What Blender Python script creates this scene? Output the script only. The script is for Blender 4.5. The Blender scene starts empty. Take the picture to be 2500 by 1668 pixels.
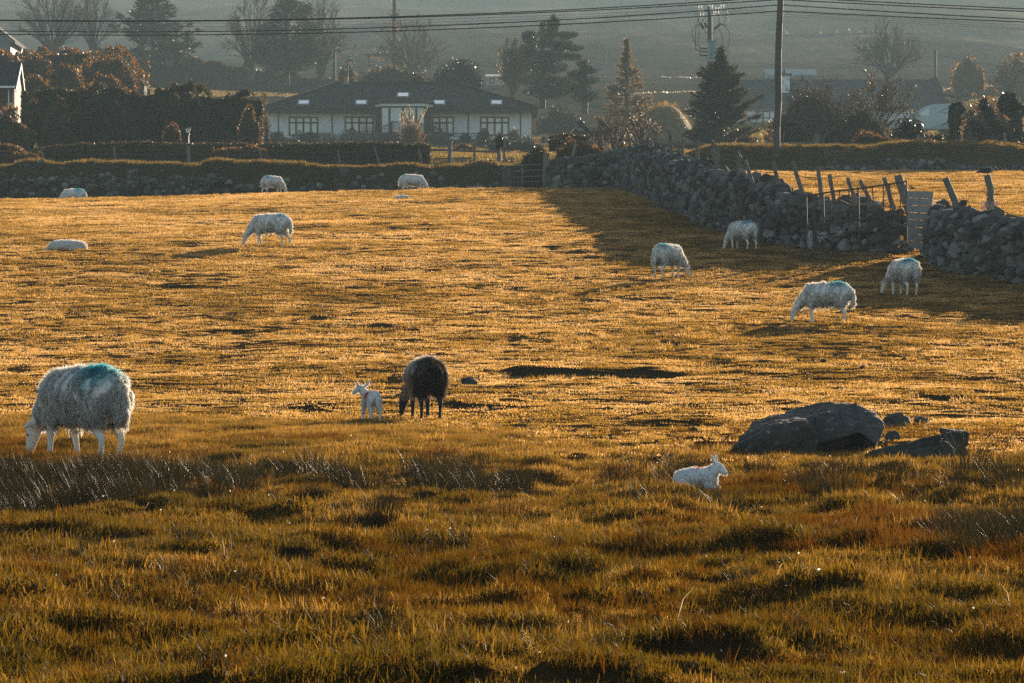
import bpy, bmesh, math, random
import numpy as np
from mathutils import Vector, Matrix, Euler
R = math.radians
rng = np.random.default_rng(7)
random.seed(7)
C = bpy.context.scene.collection
SC = bpy.context.scene
F = 10000.0            # focal length in photo pixels (photo 2500 wide)

# ---------------------------------------------------------------- camera
cam_d = bpy.data.cameras.new('camera'); cam = bpy.data.objects.new('camera', cam_d); C.objects.link(cam)
cam_d.sensor_width = 36; cam_d.lens = 36 * F / 2500; cam_d.clip_start = 1; cam_d.clip_end = 6000
cam.location = (0, 0, 0); cam.rotation_euler = (R(90), 0, 0)
SC.camera = cam
# ---------------------------------------------------------------- sun, sky, exposure
SUN_AZ, SUN_EL = R(20), R(12)          # ahead of the camera, a little to the right
sun_d = bpy.data.lights.new('sun', 'SUN'); sun = bpy.data.objects.new('sun', sun_d); C.objects.link(sun)
sun_d.energy = 5.0; sun_d.angle = R(0.6); sun_d.color = (1.0, 0.82, 0.62)
sdir = Vector((math.sin(SUN_AZ) * math.cos(SUN_EL), math.cos(SUN_AZ) * math.cos(SUN_EL), math.sin(SUN_EL)))
sun.rotation_euler = (-sdir).to_track_quat('-Z', 'Y').to_euler()
W = bpy.data.worlds.new('World'); SC.world = W; W.use_nodes = True
wn = W.node_tree.nodes; wl = W.node_tree.links
sky = wn.new('ShaderNodeTexSky'); sky.sky_type = 'NISHITA'; sky.sun_disc = False
sky.sun_elevation = SUN_EL; sky.sun_rotation = SUN_AZ
wn['Background'].inputs['Strength'].default_value = 0.06
wl.new(sky.outputs[0], wn['Background'].inputs[0])
vs = SC.view_settings
vs.view_transform = 'Standard'; vs.look = 'None'; vs.gamma = 1; vs.use_curve_mapping = False
vs.exposure = 1.6
cy = SC.cycles
SC.render.engine = 'CYCLES'
cy.use_denoising = False; cy.pixel_filter_type = 'BLACKMAN_HARRIS'; SC.render.filter_size = 1.3
cy.max_bounces = 5; cy.diffuse_bounces = 1; cy.glossy_bounces = 2; cy.transmission_bounces = 3
cy.volume_bounces = 0; cy.transparent_max_bounces = 4
cy.caustics_reflective = False; cy.caustics_refractive = False
cy.sample_clamp_indirect = 3.0; cy.sample_clamp_direct = 3.5; cy.use_adaptive_sampling = False

# ---------------------------------------------------------------- helpers
def tag(o, label=None, cat=None, group=None, kind=None):
    if label: o['label'] = label
    if cat: o['category'] = cat
    if group: o['group'] = group
    if kind: o['kind'] = kind
    return o
def empty(name, loc=(0, 0, 0), rz=0.0):
    o = bpy.data.objects.new(name, None); C.objects.link(o); o.location = loc; o.rotation_euler = (0, 0, rz)
    o.empty_display_size = 0.2
    return o
def link(name, me, m=None, parent=None, loc=None, smooth=None):
    o = bpy.data.objects.new(name, me); C.objects.link(o)
    if m is not None:
        if len(me.materials) == 0: me.materials.append(m)
    if parent is not None: o.parent = parent
    if loc is not None: o.location = loc
    if smooth is not None: me.polygons.foreach_set('use_smooth', np.full(len(me.polygons), smooth))
    return o
def np_mesh(name, V, faces):
    """V (n,3); faces: list of int arrays (k,3) or (k,4)"""
    me = bpy.data.meshes.new(name)
    V = np.asarray(V, np.float32); me.vertices.add(len(V)); me.vertices.foreach_set('co', V.ravel())
    loops = np.concatenate([np.asarray(f, np.int32).ravel() for f in faces])
    tot = np.concatenate([np.full(len(f), f.shape[1], np.int32) for f in faces])
    st = np.concatenate([[0], np.cumsum(tot)[:-1]]).astype(np.int32)
    me.loops.add(len(loops)); me.loops.foreach_set('vertex_index', loops)
    me.polygons.add(len(tot)); me.polygons.foreach_set('loop_start', st)
    try: me.polygons.foreach_set('loop_total', tot)
    except Exception: pass
    me.update(calc_edges=True); me.validate()
    return me
def _hash(ix, iy, s):
    h = (ix.astype(np.int64) * 374761393 + iy.astype(np.int64) * 668265263 + s * 1274126177) & 0x7fffffff
    h = ((h ^ (h >> 13)) * 1274126177) & 0x7fffffff
    return ((h ^ (h >> 16)) & 0xffff) / 65535.0
def vnoise(x, y, s=0):
    x = np.asarray(x, float); y = np.asarray(y, float)
    ix = np.floor(x); iy = np.floor(y); fx = x - ix; fy = y - iy
    fx = fx * fx * fx * (fx * (fx * 6 - 15) + 10); fy = fy * fy * fy * (fy * (fy * 6 - 15) + 10)
    a = _hash(ix, iy, s); b = _hash(ix + 1, iy, s); c = _hash(ix, iy + 1, s); d = _hash(ix + 1, iy + 1, s)
    return (a * (1 - fx) + b * fx) * (1 - fy) + (c * (1 - fx) + d * fx) * fy * 1.0
def sstep(a, b, x):
    t = np.clip((np.asarray(x, float) - a) / (b - a), 0, 1); return t * t * (3 - 2 * t)

# ---------------------------------------------------------------- materials
def _nodes(name):
    m = bpy.data.materials.new(name); m.use_nodes = True
    nt = m.node_tree; nt.nodes.clear()
    out = nt.nodes.new('ShaderNodeOutputMaterial')
    return m, nt, out
def ramp(nt, cols):
    r = nt.nodes.new('ShaderNodeValToRGB'); e = r.color_ramp.elements
    while len(e) < len(cols): e.new(0.5)
    for k, (p, c) in enumerate(cols): e[k].position = p; e[k].color = (*c, 1)
    return r
def sc3(c, k): return tuple(min(1, v * k) for v in c)
def noise_node(nt, scale, detail=4, coord='Object', rough=0.6, sv=None):
    tc = nt.nodes.new('ShaderNodeTexCoord'); n = nt.nodes.new('ShaderNodeTexNoise')
    n.inputs['Scale'].default_value = scale; n.inputs['Detail'].default_value = detail; n.inputs['Roughness'].default_value = rough
    if sv:
        mp = nt.nodes.new('ShaderNodeMapping'); mp.inputs['Scale'].default_value = sv
        nt.links.new(tc.outputs[coord], mp.inputs[0]); nt.links.new(mp.outputs[0], n.inputs['Vector'])
    else: nt.links.new(tc.outputs[coord], n.inputs['Vector'])
    return n
def solid(name, col, rough=0.8, scale=6, var=0.35, bump=0.0, spec=0.3, metal=0.0, sv=None, col2=None):
    m, nt, out = _nodes(name)
    n = noise_node(nt, scale, 6, sv=sv)
    r = ramp(nt, [(0.3, sc3(col, 1 - var)), (0.7, col2 if col2 else sc3(col, 1 + var))])
    p = nt.nodes.new('ShaderNodeBsdfPrincipled')
    nt.links.new(n.outputs[0], r.inputs[0]); nt.links.new(r.outputs[0], p.inputs['Base Color'])
    p.inputs['Roughness'].default_value = rough; p.inputs['Specular IOR Level'].default_value = spec; p.inputs['Metallic'].default_value = metal
    if bump:
        b = nt.nodes.new('ShaderNodeBump'); b.inputs['Strength'].default_value = bump; b.inputs['Distance'].default_value = 0.03
        nt.links.new(n.outputs[0], b.inputs['Height']); nt.links.new(b.outputs[0], p.inputs['Normal'])
    nt.links.new(p.outputs[0], out.inputs[0])
    return m
def island(name, cols, trans=0.4, rough=0.6, spec=0.25, tcol=1.3, tint=False):
    """leaf / blade / stone material: colour differs from one mesh island to the next"""
    m, nt, out = _nodes(name)
    g = nt.nodes.new('ShaderNodeNewGeometry')
    r = ramp(nt, cols); fac = g.outputs['Random Per Island']
    if tint:
        a = nt.nodes.new('ShaderNodeAttribute'); a.attribute_type = 'INSTANCER'; a.attribute_name = 'tint'
        ma = nt.nodes.new('ShaderNodeMath'); ma.operation = 'MULTIPLY_ADD'
        nt.links.new(fac, ma.inputs[0]); ma.inputs[1].default_value = 0.45; nt.links.new(a.outputs['Fac'], ma.inputs[2])
        fac = ma.outputs[0]
    nt.links.new(fac, r.inputs[0])
    p = nt.nodes.new('ShaderNodeBsdfPrincipled'); p.inputs['Roughness'].default_value = rough; p.inputs['Specular IOR Level'].default_value = spec
    nt.links.new(r.outputs[0], p.inputs['Base Color'])
    if trans > 0:
        t = nt.nodes.new('ShaderNodeBsdfTranslucent'); mx = nt.nodes.new('ShaderNodeMixShader'); mx.inputs[0].default_value = trans
        hs = nt.nodes.new('ShaderNodeHueSaturation'); hs.inputs['Value'].default_value = tcol; hs.inputs['Saturation'].default_value = 1.1
        nt.links.new(r.outputs[0], hs.inputs['Color']); nt.links.new(hs.outputs[0], t.inputs[0])
        nt.links.new(p.outputs[0], mx.inputs[1]); nt.links.new(t.outputs[0], mx.inputs[2]); nt.links.new(mx.outputs[0], out.inputs[0])
    else: nt.links.new(p.outputs[0], out.inputs[0])
    return m

# ---------------------------------------------------------------- terrain height
KD = [-60, 0, 8, 14, 20, 28, 36.4, 50, 60, 70, 80, 90, 98, 110, 125, 140, 152, 158]
KZ = [-1.35, -1.3, -1.25, -1.2, -1.19, -1.16, -1.10, -0.97, -0.576, -0.06, 0.576, 1.31, 2.02, 2.93, 3.89, 4.82, 5.58, 5.88]
TAILD = [200, 260, 310, 326, 333, 380, 430, 480, 560, 700, 900, 1300, 1500, 1700, 1950, 2600]
TAILZ = [8.9, 12.0, 14.5, 15.7, 16.4, 19.5, 24.0, 29.0, 35.9, 48, 69, 112, 140, 142, 100, 0]
_gd = np.arange(-60, 2600, 0.5)
_k = np.exp(-0.5 * (np.arange(-12, 13) / 5.0) ** 2); _k /= _k.sum()
def _smooth(z): return np.convolve(np.pad(z, 12, mode='edge'), _k, 'valid')
_bank_l = _smooth(np.interp(_gd, KD + [163, 168, 171] + TAILD, KZ + [5.78, 5.5, 5.4] + TAILZ))
_bank_r = _smooth(np.interp(_gd, KD[:13] + [110, 172, 174] + TAILD, KZ[:13] + [3.0, 7.22, 7.2] + TAILZ))
FLAT = [(-4.05, 36.8, 1.3), (2.75, 37.6, 1.25), (3.75, 37.2, .9), (-1.1, 49.5, 1.2), (-1.75, 49.5, .8), (1.35, 30.3, .5),
        (3.0, 87.5, 2.2), (5.2, 75.0, 2.2), (4.9, 92, 2.0), (7.6, 82.5, 2.4), (-6.7, 99.5, 2.6), (-9.3, 147, 2.5), (-1.9, 46.8, 1.6)]
SCARPS = [(-0.10, 2.45, 61.5, 0.11), (-0.85, 0.28, 52.6, 0.08), (1.6, 2.6, 48.8, 0.05), (-2.9, -2.3, 52, 0.05), (-3.2, -2.5, 46, .04), (-5.5, -4.4, 74, .05), (2.5, 3.2, 70, .04), (-7.6, -6.6, 88, .05), (5.4, 6.2, 54.5, .05)]
def ground0(x, y):
    x = np.asarray(x, float); y = np.asarray(y, float)
    zl = np.interp(y, _gd, _bank_l); zr = np.interp(y, _gd, _bank_r)
    zl = zl - 0.34 * sstep(0, 20, -x) * sstep(90, 155, y) * (1 - sstep(165, 172, y))
    wr = sstep(4, 9, x) * sstep(100, 125, y)
    edge = 0.5 * (vnoise(x * 0.5, y * 0, 3) - .5)
    topl = 7.38 + 0.2 * (vnoise(x * .25, 0 * y, 5) - .5) + 0.22 * (vnoise(x * .9, 0 * y, 8) - .5); topr = 8.42 + 0.3 * (vnoise(x * .4, 0 * y, 6) - .5)
    def bank(z, top, a, b):  # a steep step up
        w = sstep(a, b, y + edge) * (1 - sstep(178, 200, y)); return np.maximum(z, z * (1 - w) + top * w)
    zl = bank(zl, topl, 169.9, 171.1); zr = bank(zr, topr, 174.4, 176.0)
    return zl * (1 - wr) + zr * wr
def ground(x, y):
    x = np.asarray(x, float); y = np.asarray(y, float)
    z = ground0(x, y)
    nb = 1.0
    for fx, fy, fr in FLAT: nb = nb * (1 - .92 * (1 - sstep(.6, 1.35, np.hypot((x - fx) / fr, (y - fy) / (fr * 1.6)))))
    near = (1 - sstep(36, 47, y)) * nb; mid = nb * sstep(36, 47, y) * (1 - sstep(165, 178, y)); far = sstep(178, 215, y) * (1 - sstep(313, 320, y)*(1-sstep(405,440,y)))
    z = z + near * (0.12 * (vnoise(x * 1.2, y * 0.8, 11) - .5) + 0.20 * np.maximum(vnoise(x * 3.6, y * 2.4, 12) - .5, 0) + 0.07 * (vnoise(x * 7, y * 6, 13) - .5))
    z = z + mid * (0.10 * (vnoise(x * .35, y * .3, 21) - .5) + 0.04 * (vnoise(x * 1.1, y * .8, 22) - .5) + 0.10 * np.maximum(vnoise(x * 1.7, y * 1.5, 24) - .68, 0) + 0.03 * (vnoise(x * 3.0, y * 2.2, 23) - .5))
    z = z + far * (0.25 * (vnoise(x * .11, y * .08, 31) - .5) + 0.45 * (vnoise(x * .4, y * .25, 32) - .5) * sstep(350, 420, y))
    hill = sstep(480, 800, y)
    z = z + hill * (6.0 * (vnoise(x * .012, y * .006, 41) - .5) + 3.4 * (vnoise(x * .04, y * .012, 42) - .5) + 1.2 * (vnoise(x * .13, y * .04, 43) - .5))
    for (xa, xb, d, h) in SCARPS:
        ww = sstep(xa - .25, xa + .25, x) * (1 - sstep(xb - .4, xb + .3, x))
        wob = d + .7 * (vnoise(x * 1.2, y * 0, 51) - .5) + .3 * (vnoise(x * 4, y * 0, 52) - .5)
        t = y - wob
        z = z + ww * h * np.where(t < 0, sstep(-.30, 0, t) - sstep(-1.5, -.2, t) * 1.1 * (t < 0) * (1 - sstep(-.30, 0, t)), np.exp(-np.maximum(t, 0) / 1.6)) 
    return z
def P(X, Y, d): return Vector(((X - 1250) * d / F, d, (834 - Y) * d / F))
_sd = np.arange(12, 182, 0.1)
def dist(X, Y):
    """distance at which the sight line through photo pixel (X, Y) first meets the ground"""
    xs = (X - 1250) * _sd / F; zs = (834 - Y) * _sd / F
    h = ground0(xs, _sd) - zs
    k = np.argmax(h >= 0) if (h >= 0).any() else len(_sd) - 1
    return float(_sd[k])
def gz(x, y): return float(ground(np.array([x]), np.array([y]))[0])
def on(X, Y):
    d = dist(X, Y)
    if Y > 440 and X < 1520: d = min(d, 158.3)
    x = (X - 1250) * d / F
    return Vector((x, d, gz(x, d)))

# ---------------------------------------------------------------- ground sheet
def build_ground():
    rows = [-60., -40, -25, -15, -8, 0, 5, 9]
    y = 11.0
    while y < 46: rows.append(y); y += max(0.045, 0.0032 * y)
    while y < 168: rows.append(y); y += 0.0021 * y
    while y < 182: rows.append(y); y += .16
    while y < 340: rows.append(y); y += 0.7
    while y < 640: rows.append(y); y += 1.6
    while y < 2600: rows.append(y); y *= 1.012
    rows = np.array(rows)
    u = np.concatenate([-np.geomspace(.42, .155, 14), np.linspace(-.148, .148, 300), np.geomspace(.155, .42, 14)])
    sc = np.where(rows < 11, 11, rows)
    X = u[None, :] * sc[:, None]
    X[:, :14] -= np.linspace(40, 0, 14)[None, :] ; X[:, -14:] += np.linspace(0, 40, 14)[None, :]
    Y = np.repeat(rows[:, None], X.shape[1], 1)
    Z = ground(X, Y)
    V = np.stack([X, Y, Z], -1).reshape(-1, 3)
    nr, nc = X.shape
    i = np.arange(nr - 1)[:, None] * nc + np.arange(nc - 1)[None, :]
    q = np.stack([i, i + 1, i + 1 + nc, i + nc], -1).reshape(-1, 4)
    me = np_mesh('ground', V, [q])
    m, nt, out = _nodes('pasture ground')
    geo = nt.nodes.new('ShaderNodeNewGeometry'); sep = nt.nodes.new('ShaderNodeSeparateXYZ'); nt.links.new(geo.outputs['Position'], sep.inputs[0])
    n1 = noise_node(nt, 3.0, 8); n2 = noise_node(nt, .05, 6, rough=.7); n3 = noise_node(nt, .012, 8, rough=.75, sv=(1, .35, 1))
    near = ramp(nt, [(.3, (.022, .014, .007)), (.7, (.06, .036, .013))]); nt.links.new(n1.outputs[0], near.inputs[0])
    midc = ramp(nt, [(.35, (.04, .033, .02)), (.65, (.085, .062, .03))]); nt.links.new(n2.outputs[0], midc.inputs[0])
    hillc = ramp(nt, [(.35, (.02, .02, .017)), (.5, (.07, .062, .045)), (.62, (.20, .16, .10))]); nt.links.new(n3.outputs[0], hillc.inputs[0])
    def rng_mix(a, b, y0, y1):
        mr = nt.nodes.new('ShaderNodeMapRange'); mr.inputs[1].default_value = y0; mr.inputs[2].default_value = y1
        nt.links.new(sep.outputs[1], mr.inputs[0])
        mx = nt.nodes.new('ShaderNodeMixRGB'); nt.links.new(mr.outputs[0], mx.inputs[0]); nt.links.new(a, mx.inputs[1]); nt.links.new(b, mx.inputs[2])
        return mx.outputs[0]
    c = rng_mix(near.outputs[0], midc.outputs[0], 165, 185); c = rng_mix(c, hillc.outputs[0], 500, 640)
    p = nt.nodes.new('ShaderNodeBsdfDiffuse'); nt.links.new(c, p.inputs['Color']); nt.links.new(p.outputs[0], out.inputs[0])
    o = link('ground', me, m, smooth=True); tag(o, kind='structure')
build_ground()

# ---------------------------------------------------------------- grass: tufts instanced over the ground
GRASS = [(0.0, (.06, .035, .008)), (.3, (.17, .096, .021)), (.62, (.35, .202, .062)), (1.0, (.57, .37, .18))]
RUSH = [(0.0, (.075, .048, .011)), (.4, (.105, .05, .011)), (.75, (.098, .037, .010)), (1.0, (.17, .098, .033))]
M_turf2 = island('near turf blades', [(0.0, (.022, .019, .004)), (.3, (.055, .038, .008)), (.65, (.118, .068, .014)), (1.0, (.29, .165, .052))], trans=.62, rough=.6, spec=.05, tint=True, tcol=1.35)
M_turf = island('turf blades', GRASS, trans=.68, rough=.5, spec=.12, tint=True, tcol=1.4)
M_rush = island('sedge blades', RUSH, trans=.45, rough=.7, spec=0, tint=True, tcol=1.3)
M_dark = island('dark rush stems', [(0, (.035, .03, .012)), (.6, (.05, .038, .015)), (1, (.10, .065, .025))], trans=.12, rough=.5, spec=.035, tcol=1.2)
M_bankg = island('bank grass', [(0, (.07, .05, .013)), (.5, (.15, .098, .025)), (1, (.26, .17, .055))], trans=.6, rough=.5, tcol=1.35)
def blades(n, rad, lmin, lmax, w, lean, seed, disc=True):
    g = np.random.default_rng(seed)
    a = g.uniform(0, 2 * np.pi, n); rr = rad * np.sqrt(g.uniform(0, 1, n))
    b = np.stack([rr * np.cos(a), rr * np.sin(a), np.full(n, -.012)], -1)
    L = g.uniform(lmin, lmax, n); az = g.uniform(0, 2 * np.pi, n)
    if not disc: az = a + g.normal(0, .5, n)
    ln = np.abs(g.normal(lean, lean * .5, n))
    d1 = np.stack([np.sin(ln * .6) * np.cos(az), np.sin(ln * .6) * np.sin(az), np.cos(ln * .6)], -1)
    l2 = ln * 1.7
    d2 = np.stack([np.sin(l2) * np.cos(az), np.sin(l2) * np.sin(az), np.cos(l2)], -1)
    fa = g.uniform(0, 2 * np.pi, n); s = np.stack([np.cos(fa), np.sin(fa), np.zeros(n)], -1) * (w * g.uniform(.7, 1.3, n))[:, None] * .5
    m = b + d1 * (L * .55)[:, None]; t = m + d2 * (L * .45)[:, None]
    V = np.stack([b - s, b + s, m - s * .8, m + s * .8, t], 1).reshape(-1, 3)
    k = np.arange(n)[:, None] * 5
    return V, k + np.array([[0, 1, 3, 2]]), k + np.array([[2, 3, 4]])
def proto(name, m, *a, **k):
    V, q, t = blades(*a, **k); me = np_mesh(name, V, [q, t]); me.materials.append(m)
    return bpy.data.objects.new(name, me)
def scatter(name, label, protos, pts, scl, tint, seed, weights=None):
    g = np.random.default_rng(seed); n = len(pts)
    col = bpy.data.collections.new(name + ' tufts')
    for o in protos: col.objects.link(o)
    me = bpy.data.meshes.new(name); me.vertices.add(n); me.vertices.foreach_set('co', np.asarray(pts, np.float32).ravel())
    rot = np.stack([g.normal(0, .06, n), g.normal(0, .06, n), g.uniform(0, 6.283, n)], -1).astype(np.float32)
    A = me.attributes
    A.new('rot', 'FLOAT_VECTOR', 'POINT').data.foreach_set('vector', rot.ravel())
    A.new('scl', 'FLOAT', 'POINT').data.foreach_set('value', np.asarray(scl, np.float32))
    A.new('tint', 'FLOAT', 'POINT').data.foreach_set('value', np.asarray(tint, np.float32))
    A.new('pick', 'INT', 'POINT').data.foreach_set('value', g.choice(len(protos), n, p=weights).astype(np.int32))
    o = link(name, me); tag(o, label, None, None, 'stuff')
    ng = bpy.data.node_groups.new(name, 'GeometryNodeTree')
    ng.interface.new_socket('Geometry', in_out='INPUT', socket_type='NodeSocketGeometry'); ng.interface.new_socket('Geometry', in_out='OUTPUT', socket_type='NodeSocketGeometry')
    N = ng.nodes; L = ng.links
    gi = N.new('NodeGroupInput'); go = N.new('NodeGroupOutput'); ip = N.new('GeometryNodeInstanceOnPoints'); ci = N.new('GeometryNodeCollectionInfo')
    ci.inputs['Collection'].default_value = col; ci.inputs['Separate Children'].default_value = True; ci.inputs['Reset Children'].default_value = True
    ip.inputs['Pick Instance'].default_value = True
    def at(nm, ty):
        x = N.new('GeometryNodeInputNamedAttribute'); x.data_type = ty; x.inputs['Name'].default_value = nm; return x.outputs['Attribute']
    L.new(gi.outputs[0], ip.inputs['Points']); L.new(ci.outputs[0], ip.inputs['Instance'])
    L.new(at('pick', 'INT'), ip.inputs['Instance Index']); L.new(at('scl', 'FLOAT'), ip.inputs['Scale'])
    e2r = N.new('FunctionNodeEulerToRotation'); L.new(at('rot', 'FLOAT_VECTOR'), e2r.inputs[0]); L.new(e2r.outputs[0], ip.inputs['Rotation'])
    L.new(ip.outputs[0], go.inputs[0])
    md = o.modifiers.new('tufts', 'NODES'); md.node_group = ng
    return o
def area_pts(n, d0, d1, hw, seed, xr=None):
    g = np.random.default_rng(seed)
    d = np.sqrt(g.uniform(d0 * d0, d1 * d1, n)); x = g.uniform(-hw, hw, n) * d
    return x, d
def to3(x, d, dz=0): return np.stack([x, d, ground(x, d) + dz], -1)
def gnoise(x, d, s, f): return vnoise(x * f, d * f * .8, s)

def edge_d(x, d): return 46.0 - 11.5 * sstep(-.06, .05, x / d) + 4 * (vnoise(x * .9, d * .5, 66) - .5)
def build_grass():
    # near turf, 12-52 m
    pr = [proto('turf', M_turf2, 95, .13, .025, .06, .005, .55, s) for s in (1, 2, 3)] + [proto('turf', M_turf2, 95, .12, .03, .085, .005, .5, s) for s in (4, 5)]
    x, d = area_pts(60000, 11.5, 52, .142, 101)
    rj = np.random.default_rng(8).uniform(0, 1, len(x)); keep = (gnoise(x, d, 61, 3.2) > .15) & (d < edge_d(x, d) + 2 + 7 * (rj - .5)); x = x[keep]; d = d[keep]
    ti = np.clip(.35 * gnoise(x, d, 62, .5) + .50 * gnoise(x, d, 63, 3.2) - .10 + .25 * sstep(-12, 2, d - edge_d(x, d)), 0, .7)
    scatter('near_grass', 'short golden turf covering the near pasture', pr, to3(x, d), .6 + 1.0 * gnoise(x, d, 64, 2.0), ti, 201)
    # brown sedge in a band
    pr = [proto('sedge', M_rush, 46, .10, .05, .115, .0048, .4, s) for s in (11, 12, 13)] + [proto('sedge', M_rush, 50, .07, .06, .15, .0048, .5, s, disc=False) for s in (14, 15)]
    x, d = area_pts(26000, 12.5, 46, .142, 102)
    X = 1250 + x / d * F
    dens = sstep(13, 19, d) * (d < edge_d(x, d) - 3) * (.35 + .65 * sstep(600, 1500, X))
    dens = dens * sstep(.38, .62, gnoise(x, d, 71, .55) + .15 * (gnoise(x, d, 72, 2.4) - .5) + .16 * sstep(1300, 2300, X))
    keep = np.random.default_rng(5).uniform(0, 1, len(x)) < np.maximum(dens, .03); x = x[keep]; d = d[keep]
    scatter('sedge', 'rust brown sedge growing through the foreground turf', pr, to3(x, d), .55 + .75 * gnoise(x, d, 73, .9), np.clip(.75 * gnoise(x, d, 74, .8), 0, .7), 202)
    # dark rush clumps
    pr = [proto('rush', M_dark, 90, .12, .20, .38, .005, .32, s, disc=False) for s in (21, 22, 23)]
    pts = []
    g = np.random.default_rng(6)
    def patch(Xa, Xb, da, db, n):
        X = g.uniform(Xa, Xb, n); dd = g.uniform(da, db, n); return (X - 1250) * dd / F, dd
    xs, ds = [], []
    for a in [(-120, 330, 26.5, 31.2, 280), (300, 620, 28, 33, 60), (600, 1200, 31, 34, 30), (1000, 1300, 29, 31, 26), (2280, 2640, 21.0, 24.5, 70), (1950, 2200, 17, 20, 10), (860, 960, 24, 25, 5), 
              (1500, 1800, 27, 33, 16), (1850, 2500, 27, 33, 30), (780, 1010, 14.3, 15.2, 12), (1020, 1500, 14.2, 14.8, 14), (1580, 1750, 14.4, 16.5, 6), (2000, 2500, 14.5, 19, 12), (100, 700, 15, 20, 9)]:
        a_, b_ = patch(*a); xs.append(a_); ds.append(b_)
    x = np.concatenate(xs); d = np.concatenate(ds); n_big = len(x)
    xk, dk = area_pts(900, 12.5, 33, .14, 111); kk = gnoise(xk, dk, 75, 1.3) > .52; x = np.concatenate([x, xk[kk]]); d = np.concatenate([d, dk[kk]])
    sc_ = .5 + .6 * g.uniform(0, 1, len(x)); sc_ = np.where(d < 20, sc_ * .42, np.where(d < 29, sc_ * .8, sc_)); sc_[n_big:] = g.uniform(.18, .42, len(x) - n_big)
    scatter('rushes', 'clumps of dark rushes standing in the foreground grass', pr, to3(x, d), sc_, np.zeros(len(x)), 203)
    # pale straw stalks
    ms = island('straw stalks', [(0, (.5, .36, .2)), (1, (.7, .58, .42))], trans=.35, rough=.7, spec=0)
    pr = [proto('straw', ms, 3, .15, .10, .28, .0045, .9, s) for s in (25, 26, 27)]
    x, d = area_pts(70, 13, 40, .14, 107)
    scatter('straw', 'pale dead straw stalks lying over the grass', pr, to3(x, d), .6 + .5 * g.uniform(0, 1, len(x)), np.zeros(len(x)), 207)
    # grazed field 48-172 m
    pr = [proto('short_turf', M_turf, 130, .24, .011, .031, .009, .7, s) for s in (31, 32, 33, 34)]
    x, d = area_pts(105000, 33, 176, .142, 103)
    ok = ((d < 169.5) | (x > 6)) & (gnoise(x, d, 84, 2.2) > .17) & (d > edge_d(x, d) - 1 + 7 * (np.random.default_rng(18).uniform(0, 1, len(d)) - .5)); x = x[ok]; d = d[ok]
    ti = np.clip(.34 + .40 * (gnoise(x, d, 81, .22) - .5) + .55 * (gnoise(x, d, 82, 1.3) - .5) + .5 * (vnoise(x * 4, d * 2.2, 87) - .5), 0, .66)
    scatter('grazed_grass', 'golden close grazed grass of the sloping field', pr, to3(x, d), (.75 + .6 * gnoise(x, d, 83, .7)) * (1 + .35 * sstep(60, 160, d)), ti, 204)
    # tufts in the grazed field
    pr = [proto('tussock', M_turf, 60, .10, .05, .12, .008, .5, s, disc=False) for s in (36, 37)]
    x, d = area_pts(6000, 42, 165, .142, 113)
    keep = gnoise(x, d, 85, .4) > .5; x = x[keep]; d = d[keep]
    scatter('tussocks', 'small uncropped grass tufts dotted over the field', pr, to3(x, d), .6 + .7 * g.uniform(0, 1, len(x)), np.clip(g.uniform(0, .6, len(x)), 0, 1), 214)
    # bank along the far side
    pr = [proto('bank_grass', M_bankg, 60, .22, .10, .36, .014, .45, s) for s in (41, 42, 43)]
    g = np.random.default_rng(9)
    d = g.uniform(169, 181, 15000); x = g.uniform(-.14, .14, 15000) * d
    fr = np.where(x > 6.5, d - 175.7, d - 170.95); k = fr > 0; x = x[k]; d = d[k]; fr = fr[k]
    scatter('bank_grass', 'long pale grass fringing the earth bank', pr, to3(x, d), np.where(fr < 1.2, .75, .5) * (.6 + .6 * gnoise(x, d, 91, .8)), np.zeros(len(x)), 205)
    # fields beyond
    pr = [proto('rough_grass', M_bankg, 70, .8, .12, .34, .03, .6, s) for s in (51, 52)]
    x, d = area_pts(5000, 181, 345, .15, 105)
    x2, d2 = area_pts(16000, 345, 640, .15, 106)
    k2 = ((x2 / d2 < -.05) & (d2 < 545)) | ((x2 / d2 > .055) & (d2 < 470)); x2 = x2[k2]; d2 = d2[k2]
    x = np.concatenate([x, x2]); d = np.concatenate([d, d2])
    scatter('rough_grass', 'rough pale grass of the fields behind the houses', pr, to3(x, d), np.where(d < 345, .8, 1.5) * (.6 + .6 * gnoise(x, d, 92, .2)), np.zeros(len(x)), 206)
build_grass()
def petals():
    x, d = area_pts(300, 12.5, 42, .14, 109); g = np.random.default_rng(4); n = len(x); p = to3(x, d); p[:, 2] += g.uniform(.03, .09, n)
    a = g.normal(0, 1, (n, 3)); a /= np.linalg.norm(a, axis=1)[:, None]; b = np.cross(a, g.normal(0, 1, (n, 3))); b /= np.linalg.norm(b, axis=1)[:, None]; L = g.uniform(.003, .009, n)[:, None]
    V = np.stack([p - a * L, p + b * L * .7, p + a * L, p - b * L * .7], 1).reshape(-1, 3)
    o = link('petals', np_mesh('petals', V, [np.arange(n)[:, None] * 4 + np.arange(4)[None]]), island('pale petals', [(0, (.75, .72, .66)), (1, (.85, .83, .8))], trans=.5, rough=.5)); tag(o, 'tiny pale petals and husks scattered in the grass', None, None, 'stuff')
petals()
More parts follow.
